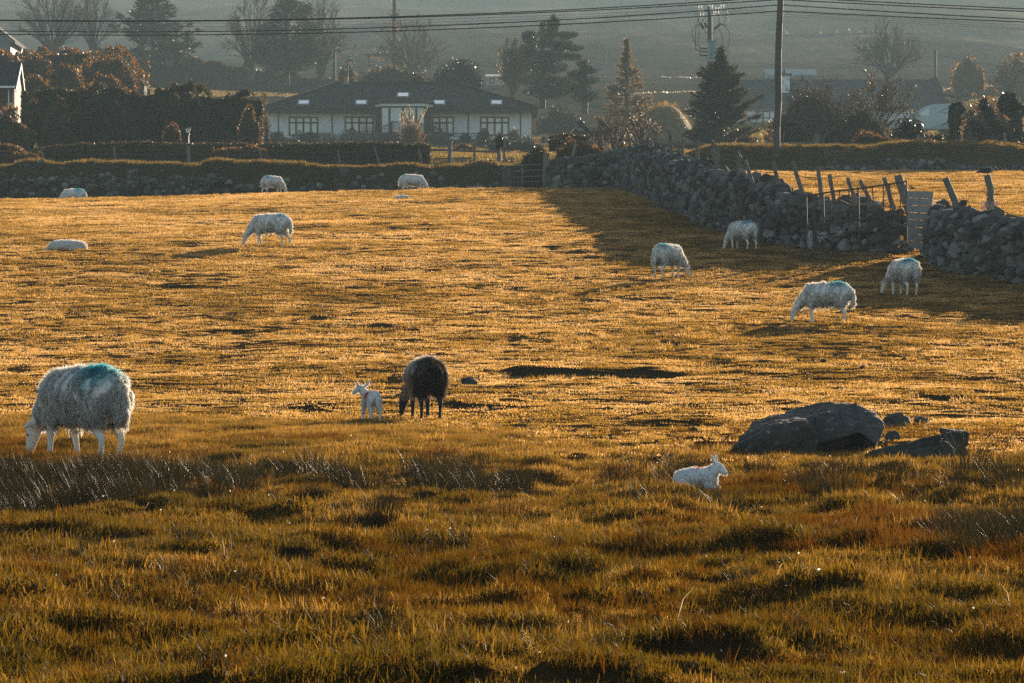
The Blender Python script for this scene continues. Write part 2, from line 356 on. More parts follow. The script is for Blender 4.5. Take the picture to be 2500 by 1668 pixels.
# ---------------------------------------------------------------- mesh builders
def eval_mesh(o):
    dg = bpy.context.evaluated_depsgraph_get(); dg.update()
    return bpy.data.meshes.new_from_object(o.evaluated_get(dg), depsgraph=dg)
_ico = bmesh.new(); bmesh.ops.create_icosphere(_ico, subdivisions=2, radius=1)
ICO_V = np.array([v.co[:] for v in _ico.verts]); ICO_F = np.array([[v.index for v in f.verts] for f in _ico.faces]); _ico.free()
_ico = bmesh.new(); bmesh.ops.create_icosphere(_ico, subdivisions=1, radius=1)
ICO1_V = np.array([v.co[:] for v in _ico.verts]); ICO1_F = np.array([[v.index for v in f.verts] for f in _ico.faces]); _ico.free()
def remesh(V, Fc, voxel, smooth=6, fac=.5):
    me = np_mesh('tmp', V, [Fc]); o = bpy.data.objects.new('tmp', me); C.objects.link(o)
    r = o.modifiers.new('r', 'REMESH'); r.mode = 'VOXEL'; r.voxel_size = voxel
    s = o.modifiers.new('s', 'SMOOTH'); s.iterations = smooth; s.factor = fac
    out = eval_mesh(o); bpy.data.objects.remove(o); bpy.data.meshes.remove(me)
    return out
def blob(chains, voxel, smooth=5):
    """one continuous surface grown round chains of (x, y, z, r) or (x, y, z, rx, ry, rz) balls"""
    Vs, Fs, k = [], [], 0
    for ch in chains:
        ch = [c if len(c) == 6 else (c[0], c[1], c[2], c[3], c[3], c[3]) for c in ch]
        ch = np.array(ch, float)
        segs = [ch[0]] if len(ch) == 1 else []
        for a, b in zip(ch[:-1], ch[1:]):
            n = max(2, int(np.linalg.norm(b[:3] - a[:3]) / (.4 * min(a[3:].min(), b[3:].min()))) + 1)
            for t in np.linspace(0, 1, n): segs.append(a * (1 - t) + b * t)
        for s in segs:
            Vs.append(ICO_V * s[3:] + s[:3]); Fs.append(ICO_F + k); k += len(ICO_V)
    return remesh(np.concatenate(Vs), np.concatenate(Fs), voxel, smooth)
def sample(me, n, g):
    me.calc_loop_triangles()
    t = np.empty(len(me.loop_triangles) * 3, np.int32); me.loop_triangles.foreach_get('vertices', t); t = t.reshape(-1, 3)
    co = np.empty(len(me.vertices) * 3, np.float32); me.vertices.foreach_get('co', co); co = co.reshape(-1, 3)
    a, b, c = co[t[:, 0]], co[t[:, 1]], co[t[:, 2]]
    nn = np.cross(b - a, c - a); ar = np.linalg.norm(nn, axis=1); nn = nn / np.maximum(ar, 1e-9)[:, None]
    i = g.choice(len(t), n, p=ar / ar.sum()); u = g.uniform(0, 1, (n, 2)); fl = u.sum(1) > 1; u[fl] = 1 - u[fl]
    return a[i] + (b[i] - a[i]) * u[:, :1] + (c[i] - a[i]) * u[:, 1:], nn[i]
def strands(p, n, L, w, comb, g, jit=.35, nw=.5):
    """short tapering locks growing from points p with normals n"""
    N = len(p); d = n * nw + comb + g.normal(0, jit, (N, 3)); d /= np.linalg.norm(d, axis=1)[:, None]
    d2 = d + comb * .8 - n * .1; d2 /= np.linalg.norm(d2, axis=1)[:, None]
    s = np.cross(d, g.normal(0, 1, (N, 3))); s /= np.maximum(np.linalg.norm(s, axis=1), 1e-6)[:, None]; s *= (np.asarray(w) * .5 * np.ones(N))[:, None]; n = n / np.maximum(np.linalg.norm(n, axis=1), 1e-6)[:, None]
    m = p + d * (L * .5)[:, None]; t = m + d2 * (L * .5)[:, None]; p = p - n * .006
    V = np.stack([p - s, p + s, m - s * .9, m + s * .9, t], 1).reshape(-1, 3); k = np.arange(N)[:, None] * 5
    return V, k + np.array([[0, 1, 3, 2]]), k + np.array([[2, 3, 4]])

# ---------------------------------------------------------------- sheep
def wool_mat(name, wool, skin, mark=None, mc=(-.33, 0, .82), mr=.26, legz=.30, headx=.47, trans=.0, mark2=None, m2c=None, m2r=.1, dirty=.5, dark=None):
    m, nt, out = _nodes(name); L = nt.links
    tc = nt.nodes.new('ShaderNodeTexCoord'); sp = nt.nodes.new('ShaderNodeSeparateXYZ'); L.new(tc.outputs['Object'], sp.inputs[0])
    n = noise_node(nt, 17, 6, sv=(1, 1, .45), rough=.7); r = ramp(nt, [(.30, sc3(wool, .66)), (.5, sc3(wool, .93)), (.7, wool)]); L.new(n.outputs[0], r.inputs[0])
    col = r.outputs[0]
    def mrange(val, a, b):
        x = nt.nodes.new('ShaderNodeMapRange'); x.inputs[1].default_value = a; x.inputs[2].default_value = b; L.new(val, x.inputs[0]); return x.outputs[0]
    def mix(f, a, b):
        x = nt.nodes.new('ShaderNodeMixRGB'); L.new(f, x.inputs[0]); L.new(a, x.inputs[1])
        if isinstance(b, tuple): x.inputs[2].default_value = (*b, 1)
        else: L.new(b, x.inputs[2])
        return x.outputs[0]
    if dark:     # a fleece with a second colour low down and at the rear
        a = nt.nodes.new('ShaderNodeMath'); a.operation = 'MULTIPLY_ADD'; L.new(n.outputs[0], a.inputs[0]); a.inputs[1].default_value = .28; L.new(sp.outputs[2], a.inputs[2])
        col = mix(mrange(a.outputs[0],   .80, .66), col, dark)
        b = nt.nodes.new('ShaderNodeMath'); b.operation = 'MULTIPLY_ADD'; L.new(n.outputs[0], b.inputs[0]); b.inputs[1].default_value = .2; L.new(sp.outputs[0], b.inputs[2])
        col = mix(mrange(b.outputs[0], -.10, -.30), col, sc3(dark, .10))
    elif dirty:
        a = nt.nodes.new('ShaderNodeMath'); a.operation = 'MULTIPLY_ADD'; L.new(n.outputs[0], a.inputs[0]); a.inputs[1].default_value = .16; L.new(sp.outputs[2], a.inputs[2])
        f = mrange(a.outputs[0], .50, .34); k = nt.nodes.new('ShaderNodeMath'); k.operation = 'MULTIPLY'; L.new(f, k.inputs[0]); k.inputs[1].default_value = dirty
        col = mix(k.outputs[0], col, (.34, .235, .15))
    a = nt.nodes.new('ShaderNodeMath'); a.operation = 'MAXIMUM'
    L.new(mrange(sp.outputs[0], headx, headx + .05), a.inputs[0]); L.new(mrange(sp.outputs[2], legz, legz - .04), a.inputs[1])
    col = mix(a.outputs[0], col, skin)
    for (c_, ce, ra) in ((mark, mc, mr), (mark2, m2c, m2r)):
        if c_ is None: continue
        d = nt.nodes.new('ShaderNodeVectorMath'); d.operation = 'DISTANCE'; L.new(tc.outputs['Object'], d.inputs[0]); d.inputs[1].default_value = ce
        q = nt.nodes.new('ShaderNodeMath'); q.operation = 'MULTIPLY_ADD'; L.new(n.outputs[0], q.inputs[0]); q.inputs[1].default_value = ra * 1.1; L.new(d.outputs['Value'], q.inputs[2])
        col = mix(mrange(q.outputs[0], ra * 1.75, ra * .95), col, c_)
    p = nt.nodes.new('ShaderNodeBsdfPrincipled'); p.inputs['Roughness'].default_value = .85; p.inputs['Specular IOR Level'].default_value = .15
    p.inputs['Sheen Weight'].default_value = .3; p.inputs['Sheen Roughness'].default_value = .5
    L.new(col, p.inputs['Base Color'])
    if trans:
        t = nt.nodes.new('ShaderNodeBsdfTranslucent'); x = nt.nodes.new('ShaderNodeMixShader'); x.inputs[0].default_value = trans
        L.new(col, t.inputs[0]); L.new(p.outputs[0], x.inputs[1]); L.new(t.outputs[0], x.inputs[2]); L.new(x.outputs[0], out.inputs[0])
    else: L.new(p.outputs[0], out.inputs[0])
    return m
BLUE = (.09, .46, .52); WOOL = (.90, .865, .80); SKIN = (.80, .74, .66)
def wool_pair(name, *a, **k):
    return wool_mat(name + ' skin', *a, **k), wool_mat(name + ' fleece', *a, trans=.62, **k)
EYE = solid('sheep eye', (.02, .015, .01), .15, 4, .1, spec=.8)
def make_sheep(name, label, cat, loc, heading, mats, scale=1.0, head=(0, 0), step=(0, 0, 0, 0), nf=6000, seed=1, voxel=.016, belly=1.0, group='sheep grazing in the pasture', flen=.055, fw=.007, tail='hang', dip=0.0):
    """standing sheep, nose to the ground; head = (sideways, down/forward) offsets; step = fore/aft of fl, fr, hl, hr"""
    g = np.random.default_rng(seed); hy, hx = head; b = belly
    ch = []
    ch.append([(-.40, 0, .60, .17, .19 * b, .19), (-.27, 0, .60, .20, .225 * b, .215), (-.05, 0, .57, .22, .235 * b, .225), (.15, 0, .565, .20, .215 * b, .22), (.30, 0, .575, .15, .175, .195)])
    ch.append([(-.30, 0, .63, .20, .17, .19), (.05, 0, .625, .2, .16, .18), (.28, 0, .62, .15, .13, .17)])
    ch.append([(.30, 0, .58, .15, .15, .17), (.43 + hx * .3, hy * .35, .48 - dip * .3, .12, .12, .135), (.55 + hx * .8, hy * .8, .34 - dip * .5, .085, .085, .10)])
    ch.append([(.56 + hx * .8, hy * .8, .34 - dip * .5, .075), (.615 + hx, hy, .25 - dip, .074, .066, .075), (.655 + hx, hy * 1.08, .14 - dip, .050, .047, .052), (.675 + hx, hy * 1.12, .065 - dip, .038, .036, .034)])
    for s in (-1, 1):
        ch.append([(.555 + hx * .9, hy * .9 + s * .06, .325 - dip * .7, .02, .022, .022), (.545 + hx * .9, hy * .9 + s * .12, .315 - dip * .7, .017, .026, .03), (.54 + hx * .9, hy * .9 + s * .165, .29 - dip * .7, .012, .016, .018)])
    for i, (s, k) in enumerate(((1, step[0]), (-1, step[1]))):
        ch.append([(.25, s * .10, .48, .085, .07, .10), (.255 + k * .35, s * .105, .33, .052), (.265 + k * .6, s * .105, .22, .036), (.255 + k * .85, s * .105, .12, .026), (.25 + k, s * .105, .035, .026), (.262 + k, s * .105, .015, .032, .026, .02)])
    for i, (s, k) in enumerate(((1, step[2]), (-1, step[3]))):
        ch.append([(-.36, s * .12, .52, .15, .095, .15), (-.33 + k * .3, s * .13, .38, .095, .07, .09), (-.40 + k * .6, s * .13, .27, .045), (-.455 + k * .8, s * .13, .205, .033), (-.44 + k * .95, s * .13, .11, .025), (-.425 + k, s * .13, .035, .026), (-.412 + k, s * .13, .015, .033, .027, .02)])
    if tail == 'hang': ch.append([(-.50, 0, .70, .05), (-.575, 0, .62, .05), (-.60, 0, .50, .052), (-.60, 0, .38, .042), (-.595, 0, .32, .025)])
    elif tail == 'curl': ch.append([(-.50, 0, .70, .04), (-.59, -.01, .70, .04), (-.62, -.05, .68, .038), (-.625, -.085, .62, .034), (-.62, -.09, .57, .025)])
    me = blob(ch, voxel, 4)
    sk, fl = mats
    o = link(name, me, sk, smooth=True); tag(o, label, cat, group)
    o.location = loc; o.rotation_euler = (0, 0, R(heading)); o.scale = (scale,) * 3
    p, n = sample(me, int(nf * 1.6), g)
    w = (p[:, 2] > .27 + .05 * (p[:, 0] < -.25)) & ((p[:, 0] < .50 + .5 * hx) | (p[:, 2] > .40)) & ~((p[:, 2] < .34) & (n[:, 2] > -.3) & (np.abs(p[:, 0] - .05) < .5) & (p[:, 0] > .2))
    p, n = p[w], n[w]
    Ln = flen * (.5 + .8 * g.uniform(0, 1, len(p))) * np.where(p[:, 0] > .38, .55, 1) * np.where(p[:, 2] < .42, 1.35, 1)
    cx = p[:, 0] * 26 + 3 * vnoise(p[:, 0] * 9, p[:, 2] * 9, 5); cz = p[:, 2] * 13 + p[:, 1] * 11; clump = np.stack([vnoise(cx, cz, 1) - .5, vnoise(cx, cz, 2) - .5, .6 * (vnoise(cx, cz, 3) - .5)], -1)
    comb = (np.array([-.25, 0, -.62]) + clump * 1.7) * (1 - .65 * np.clip(n[:, 2:3], 0, 1))
    out_ = g.uniform(0, 1, len(p)) < .10; Ln = np.where(out_, Ln * .5, Ln)
    V, q, t = strands(p, n * np.where(out_, 2.6, 1.0)[:, None], Ln, fw, comb, g, jit=.10, nw=.42)
    f = link('fleece', np_mesh('fleece', V, [q, t]), fl, o)
    Vs, Fs = [], []
    for s in (-1, 1):
        Vs.append(ICO1_V * .013 + np.array([.628 + hx, hy * 1.02 + s * .060, .222 - dip])); Fs.append(ICO1_F)
        link('eye', np_mesh('eye', Vs[-1], [ICO1_F]), EYE, o, smooth=True)
    return o
W1 = wool_pair('white ewe', WOOL, SKIN, BLUE, (-.31, .05, .88), .27)
W2 = wool_pair('faintly marked ewe', WOOL, SKIN, (.16, .42, .46), (-.30, 0, .86), .24)
W3 = wool_pair('clean ewe', WOOL, SKIN, (.25, .5, .55), (-.42, 0, .86), .17)
W4 = wool_pair('red headed ewe', WOOL, SKIN, (.05, .33, .40), (-.33, 0, .86), .25, mark2=(.55, .12, .10), m2c=(.50, .16, .40), m2r=.12)
WB = wool_pair('dark ewe', (.62, .56, .50), (.018, .015, .014), None, dark=(.52, .35, .25), legz=.27, headx=.44, dirty=0)
def sh(X, Y): return on(X, Y)
def side(X, Y, dx=0.0, dz=-.015):
    v = on(X, Y); return Vector((v.x + dx, v.y, v.z + dz))
make_sheep('sheep', 'large white ewe with a bright blue rump grazing at the near left', 'sheep', side(197, 1124), 133, W1, 1.06, (.03, .02), (.05, -.07, -.02, .06), nf=46000, seed=1, voxel=.0125, flen=.055, fw=.0055)
make_sheep('sheep', 'dark brown and black ewe grazing beside the standing lamb', 'sheep', side(1036, 1022), 103, WB, .92, (.17, -.08), (0, .04, 0, .05), nf=16000, seed=2, belly=1.12, flen=.06, fw=.006, tail='curl')
make_sheep('sheep', 'white ewe with dark green tail mark grazing left of centre in mid field', 'sheep', side(655, 601), 163, W3, 1.0, (0, .0), (-.10, .06, .02, -.09), nf=8000, seed=3, belly=.95)
make_sheep('sheep', 'white ewe grazing on the skyline in front of the stony bank, tail to the left', 'sheep', side(668, 467), 35, W2, .9, (0, -.02), (0, .05, -.06, .03), nf=4500, seed=4)
make_sheep('sheep', 'plump white ewe facing right on the far edge of the field below the house', 'sheep', side(1010, 462, dz=-.10), 12, W3, .92, (0, -.03), (.02, .05, 0, -.05), nf=4500, seed=5, belly=1.1)
o = make_sheep('sheep', 'farthest left sheep, half hidden behind the crest of the field', 'sheep', (-17.55, 163.5, 5.35), 172, W1, .92, (0, 0), nf=3500, seed=6)
make_sheep('sheep', 'white ewe seen from behind, grazing to the right and throwing a long shadow', 'sheep', side(1634, 679), 52, W2, .93, (-.12, -.06), (.03, -.04, .04, -.03), nf=9000, seed=7, belly=1.05)
make_sheep('sheep', 'white ewe grazing at the edge of the wall shadow in front of the stone wall', 'sheep', side(1810, 609), 128, W2, .88, (.08, -.04), (0, .04, .03, -.04), nf=8000, seed=8)
make_sheep('sheep', 'broad woolly white ewe grazing left on the lit grass at the right', 'sheep', side(2012, 787), 160, W2, .93, (.02, 0), (-.05, .05, -.02, .07), nf=12000, seed=9, belly=1.08)
make_sheep('sheep', 'white ewe with red daubed neck and blue rump standing in the wall shadow', 'sheep', side(2205, 719), 113, W4, .93, (.20, -.08), (.02, .06, 0, .06), nf=10000, seed=10, belly=1.1)
# lying ewe, only her back above the grass
def make_lying(name, label, cat, loc, heading, mats, scale, seed, nf, headup=False, group='sheep and lambs lying in the grass', h=1.0):
    g = np.random.default_rng(seed)
    ch = [[(-.38, 0, .17, .17, .20, .17 * h), (-.1, 0, .18, .22, .24, .2 * h), (.2, 0, .18, .19, .20, .19 * h)]]
    for s in (-1, 1):
        ch.append([(-.30, s * .17, .10, .15, .09, .10), (-.12, s * .24, .05, .06, .05, .05), (-.30, s * .25, .03, .035)])
        ch.append([(.22, s * .13, .10, .08), (.36, s * .13, .05, .04), (.22, s * .17, .03, .03)])
    if headup:
        ch.append([(.20, 0, .24, .15), (.32, 0, .32, .115), (.37, 0, .37, .095)])
        ch.append([(.37, 0, .375, .098, .09, .095), (.45, -.01, .365, .078, .07, .078), (.53, -.02, .31, .054, .05, .052), (.575, -.025, .285, .04)])
        for s in (-1, 1): ch.append([(.345, s * .065, .44, .03), (.325, s * .115, .51, .024, .034, .045), (.315, s * .14, .575, .016)])
    else:
        ch.append([(.28, 0, .2, .14), (.42, .02, .12, .09), (.52, .05, .06, .06), (.60, .08, .03, .04)])
    me = blob(ch, .014, 4); sk, fl = mats
    o = link(name, me, sk, smooth=True); tag(o, label, cat, group); o.location = loc; o.rotation_euler = (0, 0, R(heading)); o.scale = (scale,) * 3
    p, n = sample(me, nf, g); w = (p[:, 2] > .03) & ~((p[:, 0] > .31) & (p[:, 2] > .3)); p, n = p[w], n[w]
    V, q, t = strands(p, n, (.045 if not headup else .028) * (.5 + g.uniform(0, 1, len(p))), .006, np.array([-.35, 0, -.45]), g, .25, .55)
    link('fleece', np_mesh('fleece', V, [q, t]), fl, o)
    if headup:
        for s in (-1, 1): link('eye', np_mesh('eye', ICO1_V * .014 + np.array([.468, -.01 + s * .066, .385]), [ICO1_F]), EYE, o, smooth=True)
        link('nose', np_mesh('nose', ICO1_V * np.array([.014, .022, .014]) + np.array([.61, -.027, .288]), [ICO1_F]), solid('lamb nose', (.10, .06, .055), .4, 4, .2), o, smooth=True)
    return o
WL = wool_pair('orange marked lamb', (.84, .82, .78), (.84, .81, .77), (.75, .16, .03), (-.02, 0, .37), .085, headx=.36, legz=-.5, dirty=0)
WO = wool_pair('lying ewe', WOOL, SKIN, None, headx=.40, legz=-.5, dirty=.3)
make_lying('sheep', 'white sheep lying down at the left, only its back showing above the grass', 'sheep', side(160, 608, dz=-.10), 172, WO, .98, 21, 5000, h=.9)
make_lying('lamb', 'small white lamb lying flat near the crest below the plump ewe', 'lamb', side(985, 489, dz=-.05), 10, WO, .55, 22, 2500)
make_lying('lamb', 'white lamb with an orange side mark lying head up in the brown grass', 'lamb', side(1708, 1212, dz=.035), -20, WL, .44, 23, 9000, headup=True).scale = (.36, .44, .47)
# standing lamb
def make_lamb():
    g = np.random.default_rng(31)
    ch = [[(-.14, 0, .34, .085, .078, .092), (0, 0, .335, .09, .08, .088), (.12, 0, .34, .08, .072, .088)],
          [(.14, 0, .36, .07), (.19, .035, .42, .05), (.215, .06, .455, .045)],
          [(.215, .06, .46, .048), (.235, .095, .445, .042), (.25, .135, .41, .028), (.253, .15, .395, .022)]]
    for s, dx in ((-1, .0), (1, .0)): ch.append([(.19, .055 + s * .04, .485, .015), (.172, .05 + s * .072, .515, .015, .02, .025), (.165, .048 + s * .088, .545, .009)])
    for s, k in ((1, .05), (-1, -.01)): ch.append([(.11, s * .045, .29, .05, .04, .06), (.115 + k * .5, s * .05, .18, .026), (.11 + k, s * .05, .10, .017), (.11 + k, s * .052, .012, .019)])
    for s, k in ((1, .03), (-1, -.03)): ch.append([(-.14, s * .05, .31, .07, .045, .075), (-.13 + k * .5, s * .056, .22, .042), (-.175 + k, s * .056, .14, .020), (-.165 + k, s * .056, .07, .016), (-.155 + k, s * .056, .012, .019)])
    ch.append([(-.21, 0, .38, .022), (-.245, 0, .33, .024), (-.25, 0, .24, .021), (-.25, 0, .19, .013)])
    me = blob(ch, .0085, 3)
    sk, fl = wool_pair('red marked lamb', (.86, .85, .82), (.84, .80, .76), (.62, .03, .02), (-.01, .075, .39), .08, headx=.5, legz=-.5, dirty=0)
    o = link('lamb', me, sk, smooth=True); tag(o, 'white lamb with a red shoulder mark standing beside the dark ewe', 'lamb', 'lambs in the pasture')
    o.location = side(905, 1030); o.rotation_euler = (0, 0, R(113)); o.scale = (.9,) * 3
    p, n = sample(me, 7000, g); w = (p[:, 2] > .12); p, n = p[w], n[w]
    V, q, t = strands(p, n, .012 + .012 * g.uniform(0, 1, len(p)), .004, np.array([-.3, 0, -.5]), g, .3, .6)
    link('fleece', np_mesh('fleece', V, [q, t]), fl, o)
    for s in (-1, 1): link('eye', np_mesh('eye', ICO1_V * .008 + np.array([.243 + s * .035, .11 + s * .008, .45]), [ICO1_F]), EYE, o, smooth=True)
make_lamb()
# birds
def make_bird(label, loc, heading, scale, body, wing, seed):
    ch = [[(-.09, 0, .10, .055, .05, .045), (0, 0, .115, .075, .065, .065), (.07, 0, .125, .06, .055, .06)], [(.08, 0, .14, .05), (.13, 0, .165, .042), (.15, 0, .165, .036)],
          [(.17, 0, .158, .018), (.215, 0, .14, .006)], [(-.12, 0, .095, .035, .04, .02), (-.22, 0, .07, .03, .035, .010)]]
    for s in (-1, 1): ch.append([(.0, s * .022, .07, .02), (.005, s * .022, .03, .007), (.01, s * .022, .004, .008), (.035, s * .022, .003, .006)])
    m = solid('crow body', body, .55, 6, .2)
    o = link('crow', blob(ch, .006, 2), m, smooth=True); tag(o, label, 'bird'); o.location = loc; o.rotation_euler = (0, 0, R(heading)); o.scale = (scale,) * 3
    mw = solid('crow wing', wing, .45, 6, .2, spec=.5)
    for s in (-1, 1):
        w = link('wing', blob([[(.04, s * .055, .13, .05, .014, .045), (-.06, s * .055, .115, .06, .014, .038), (-.17, s * .03, .085, .05, .010, .016)]], .006, 2), mw, o, smooth=True)
    link('head_feathers', blob([[(.118, 0, .168, .045, .044, .042), (.16, 0, .166, .036, .034, .034)]], .006, 2), mw, o, smooth=True)
    return o
# ---------------------------------------------------------------- tubes and bars
def tube_mesh(segs, sides=6):
    """segs: (p0, p1, r0, r1) straight tapering pieces, one mesh"""
    A = np.array([s[0] for s in segs], float); B = np.array([s[1] for s in segs], float); r0 = np.array([s[2] for s in segs]); r1 = np.array([s[3] for s in segs])
    d = B - A; d /= np.maximum(np.linalg.norm(d, axis=1), 1e-9)[:, None]
    ref = np.where(np.abs(d[:, 2:3]) > .9, np.array([[1., 0, 0]]), np.array([[0, 0, 1.]]))
    u = np.cross(d, ref); u /= np.linalg.norm(u, axis=1)[:, None]; v = np.cross(d, u)
    a = np.linspace(0, 2 * np.pi, sides, endpoint=False)
    ring = u[:, None] * np.cos(a)[None, :, None] + v[:, None] * np.sin(a)[None, :, None]
    V = np.concatenate([A[:, None] + ring * r0[:, None, None], B[:, None] + ring * r1[:, None, None]], 1).reshape(-1, 3)
    k = np.arange(len(segs))[:, None, None] * sides * 2; i = np.arange(sides); j = (i + 1) % sides
    q = (k + np.stack([i, j, j + sides, i + sides], -1)[None]).reshape(-1, 4)
    fs = [q]
    cap = (k[:, 0] + np.concatenate([np.arange(sides) + sides])[None, :])
    if sides == 4: fs.append(cap)
    elif sides in (3,): fs.append(cap)
    else: fs += [np.stack([cap[:, 0], cap[:, m], cap[:, m + 1]], -1) for m in range(1, sides - 1)]
    return V, fs
def tubes(name, segs, m, parent=None, sides=6, smooth=True):
    V, fs = tube_mesh(segs, sides); return link(name, np_mesh(name, V, fs), m, parent, smooth=smooth)
def path_segs(pts, r): return [(pts[k], pts[k + 1], r, r) for k in range(len(pts) - 1)]
def box_bm(bm, lo, hi, mat=None):
    x0, y0, z0 = lo; x1, y1, z1 = hi
    v = [bm.verts.new(p) for p in ((x0, y0, z0), (x1, y0, z0), (x1, y1, z0), (x0, y1, z0), (x0, y0, z1), (x1, y0, z1), (x1, y1, z1), (x0, y1, z1))]
    if mat is not None:
        for q in v: q.co = mat @ q.co
    for f in ((3, 2, 1, 0), (4, 5, 6, 7), (0, 1, 5, 4), (1, 2, 6, 5), (2, 3, 7, 6), (3, 0, 4, 7)): bm.faces.new([v[k] for k in f])
def boxes(name, lst, m, parent=None, bevel=0.0, mat=None):
    bm = bmesh.new()
    for lo, hi in lst: box_bm(bm, lo, hi, mat)
    if bevel: bmesh.ops.bevel(bm, geom=bm.edges[:], offset=bevel, segments=1, affect='EDGES')
    me = bpy.data.meshes.new(name); bm.to_mesh(me); bm.free(); return link(name, me, m, parent)
def bm_obj(name, bm, m, parent=None, smooth=None):
    bmesh.ops.recalc_face_normals(bm, faces=bm.faces[:])
    me = bpy.data.meshes.new(name); bm.to_mesh(me); bm.free(); return link(name, me, m, parent, smooth=smooth)
def post_segs(b, t, r, seed, n=5):
    g = np.random.default_rng(seed); b = Vector(b); t = Vector(t); pts = []
    for k in range(n + 1):
        f = k / n; p = b.lerp(t, f); pts.append((p + Vector((g.normal(0, r * .12), g.normal(0, r * .12), 0)), r * (1.08 - .18 * f) * g.uniform(.94, 1.06)))
    return [(pts[k][0], pts[k + 1][0], pts[k][1], pts[k + 1][1]) for k in range(n)]
M_post = solid('weathered post wood', (.16, .135, .112), .85, 14, .4, .4, sv=(1, 1, .15))
M_wire = solid('rusty fence wire', (.16, .12, .09), .5, 9, .3, metal=.6)
M_stone = island('wall stone', [(0, (.045, .042, .04)), (.45, (.095, .09, .085)), (.75, (.15, .142, .13)), (.92, (.25, .245, .23)), (1, (.11, .08, .058))], trans=0, rough=.95, spec=.05)
M_core = solid('wall hearting', (.035, .033, .03), .95, 8, .3)
def stone_verts(g, n, V0=ICO1_V):
    """n angular stones as (n, k, 3) unit-size vertex sets"""
    v = np.repeat(V0[None], n, 0) * 1.0
    v = np.sign(v) * np.abs(v) ** .75
    v = v * (1 + g.normal(0, .13, (n, V0.shape[0], 1))) + g.normal(0, .05, v.shape)
    return v
def rotz(v, a):
    c, s = np.cos(a)[:, None], np.sin(a)[:, None]
    return np.stack([v[..., 0] * c - v[..., 1] * s, v[..., 0] * s + v[..., 1] * c, v[..., 2]], -1)
def tiltx(v, a):
    c, s = np.cos(a)[:, None], np.sin(a)[:, None]
    return np.stack([v[..., 0], v[..., 1] * c - v[..., 2] * s, v[..., 1] * s + v[..., 2] * c], -1)
def make_wall(label, path, thick=.75, seed=1, big=.135):
    """path: list of (x, y, height above ground)"""
    g = np.random.default_rng(seed); path = np.array(path, float)
    seg = np.linalg.norm(np.diff(path[:, :2], axis=0), axis=1); cum = np.concatenate([[0], np.cumsum(seg)]); Lt = cum[-1]
    def at(s): return np.stack([np.interp(s, cum, path[:, k]) for k in range(3)], -1)
    def nrm(s):
        e = at(np.minimum(s + .6, Lt)) - at(np.maximum(s - .6, 0)); t = e[:, :2] / np.linalg.norm(e[:, :2], axis=1)[:, None]
        return t, np.stack([-t[:, 1], t[:, 0]], -1)
    Vs, k, Fs = [], 0, []
    for face, dens in ((1, 1.0), (-1, 1.0), (0, 1.0)):
        S, H, SZ = [], [], []
        if face:
            h = .04
            while h < 2.3:
                s = g.uniform(0, .2)
                size0 = big * (1.25 - .22 * h)
                while s < Lt:
                    sz = size0 * np.exp(g.normal(0, .38)); S.append(s + sz * .8); H.append(h + g.normal(0, .035)); SZ.append(sz); s += sz * 1.62
                h += size0 * 1.02
        else:
            for rep in range(3):
                s = g.uniform(0, .3)
                while s < Lt:
                    sz = big * 1.05 * np.exp(g.normal(0, .4)); S.append(s); H.append(-1); SZ.append(sz); s += sz * 1.5
        S = np.clip(np.array(S), 0, Lt); H = np.array(H); SZ = np.minimum(np.array(SZ), big * 1.75)
        pt = at(S); top = pt[:, 2] - .13 + .11 * (vnoise(S * 1.1, S * 0, seed + 3) - .5) * 2 + .06 * g.normal(0, 1, len(S))
        if face: ok = H < top - .05; S, H, SZ, pt, top = S[ok], H[ok], SZ[ok], pt[ok], top[ok]
        t, nn = nrm(S)
        if face:
            bat = thick * .5 * (1.12 - .30 * H / np.maximum(pt[:, 2], .5)); off = face * (bat - SZ * .35 + g.normal(0, .035, len(S)))
            z = H
        else:
            off = g.uniform(-.32, .32, len(S)) * thick; z = top - .02 + g.normal(0, .05, len(S))
        xy = pt[:, :2] + nn * off[:, None]
        v = stone_verts(g, len(S)) * np.stack([SZ * g.uniform(.8, 1.15, len(S)), SZ * .8, SZ * g.uniform(.5, .8, len(S))], -1)[:, None, :]
        v = tiltx(v, g.normal(0, .35, len(S)))[:, :, [0, 2, 1]] if False else tiltx(v, g.normal(0, .3, len(S)))
        rr = g.normal(0, .3, len(S)); c, sn = np.cos(rr)[:, None], np.sin(rr)[:, None]
        v = np.stack([v[..., 0] * c - v[..., 2] * sn, v[..., 1], v[..., 0] * sn + v[..., 2] * c], -1)
        v = rotz(v, np.arctan2(t[:, 1], t[:, 0]) + g.normal(0, .2, len(S)))
        v += np.concatenate([xy, (ground0(xy[:, 0], xy[:, 1]) + z)[:, None]], -1)[:, None, :]
        Vs.append(v.reshape(-1, 3)); nn_ = len(S); nv = ICO1_V.shape[0]
        Fs.append((np.arange(nn_)[:, None, None] * nv + ICO1_F[None]).reshape(-1, 3) + k); k += nn_ * nv
    o = link('stone_wall', np_mesh('stone_wall', np.concatenate(Vs), Fs), M_stone, smooth=False); tag(o, label, 'stone wall')
    # the packed middle
    s = np.arange(0, Lt + .01, .5); pt = at(s); t, nn = nrm(s); V = []
    for sg, zf in ((1, -.3), (1, .86), (-1, .86), (-1, -.3)):
        w = thick * (.40 if zf < 0 else .30); xy = pt[:, :2] + nn * sg * w
        V.append(np.concatenate([xy, (ground0(xy[:, 0], xy[:, 1]) + np.where(zf < 0, -.3, pt[:, 2] - .32))[:, None]], -1))
    V = np.stack(V, 1); m_ = len(s); i = np.arange(m_ - 1)[:, None] * 4; j = np.arange(3)
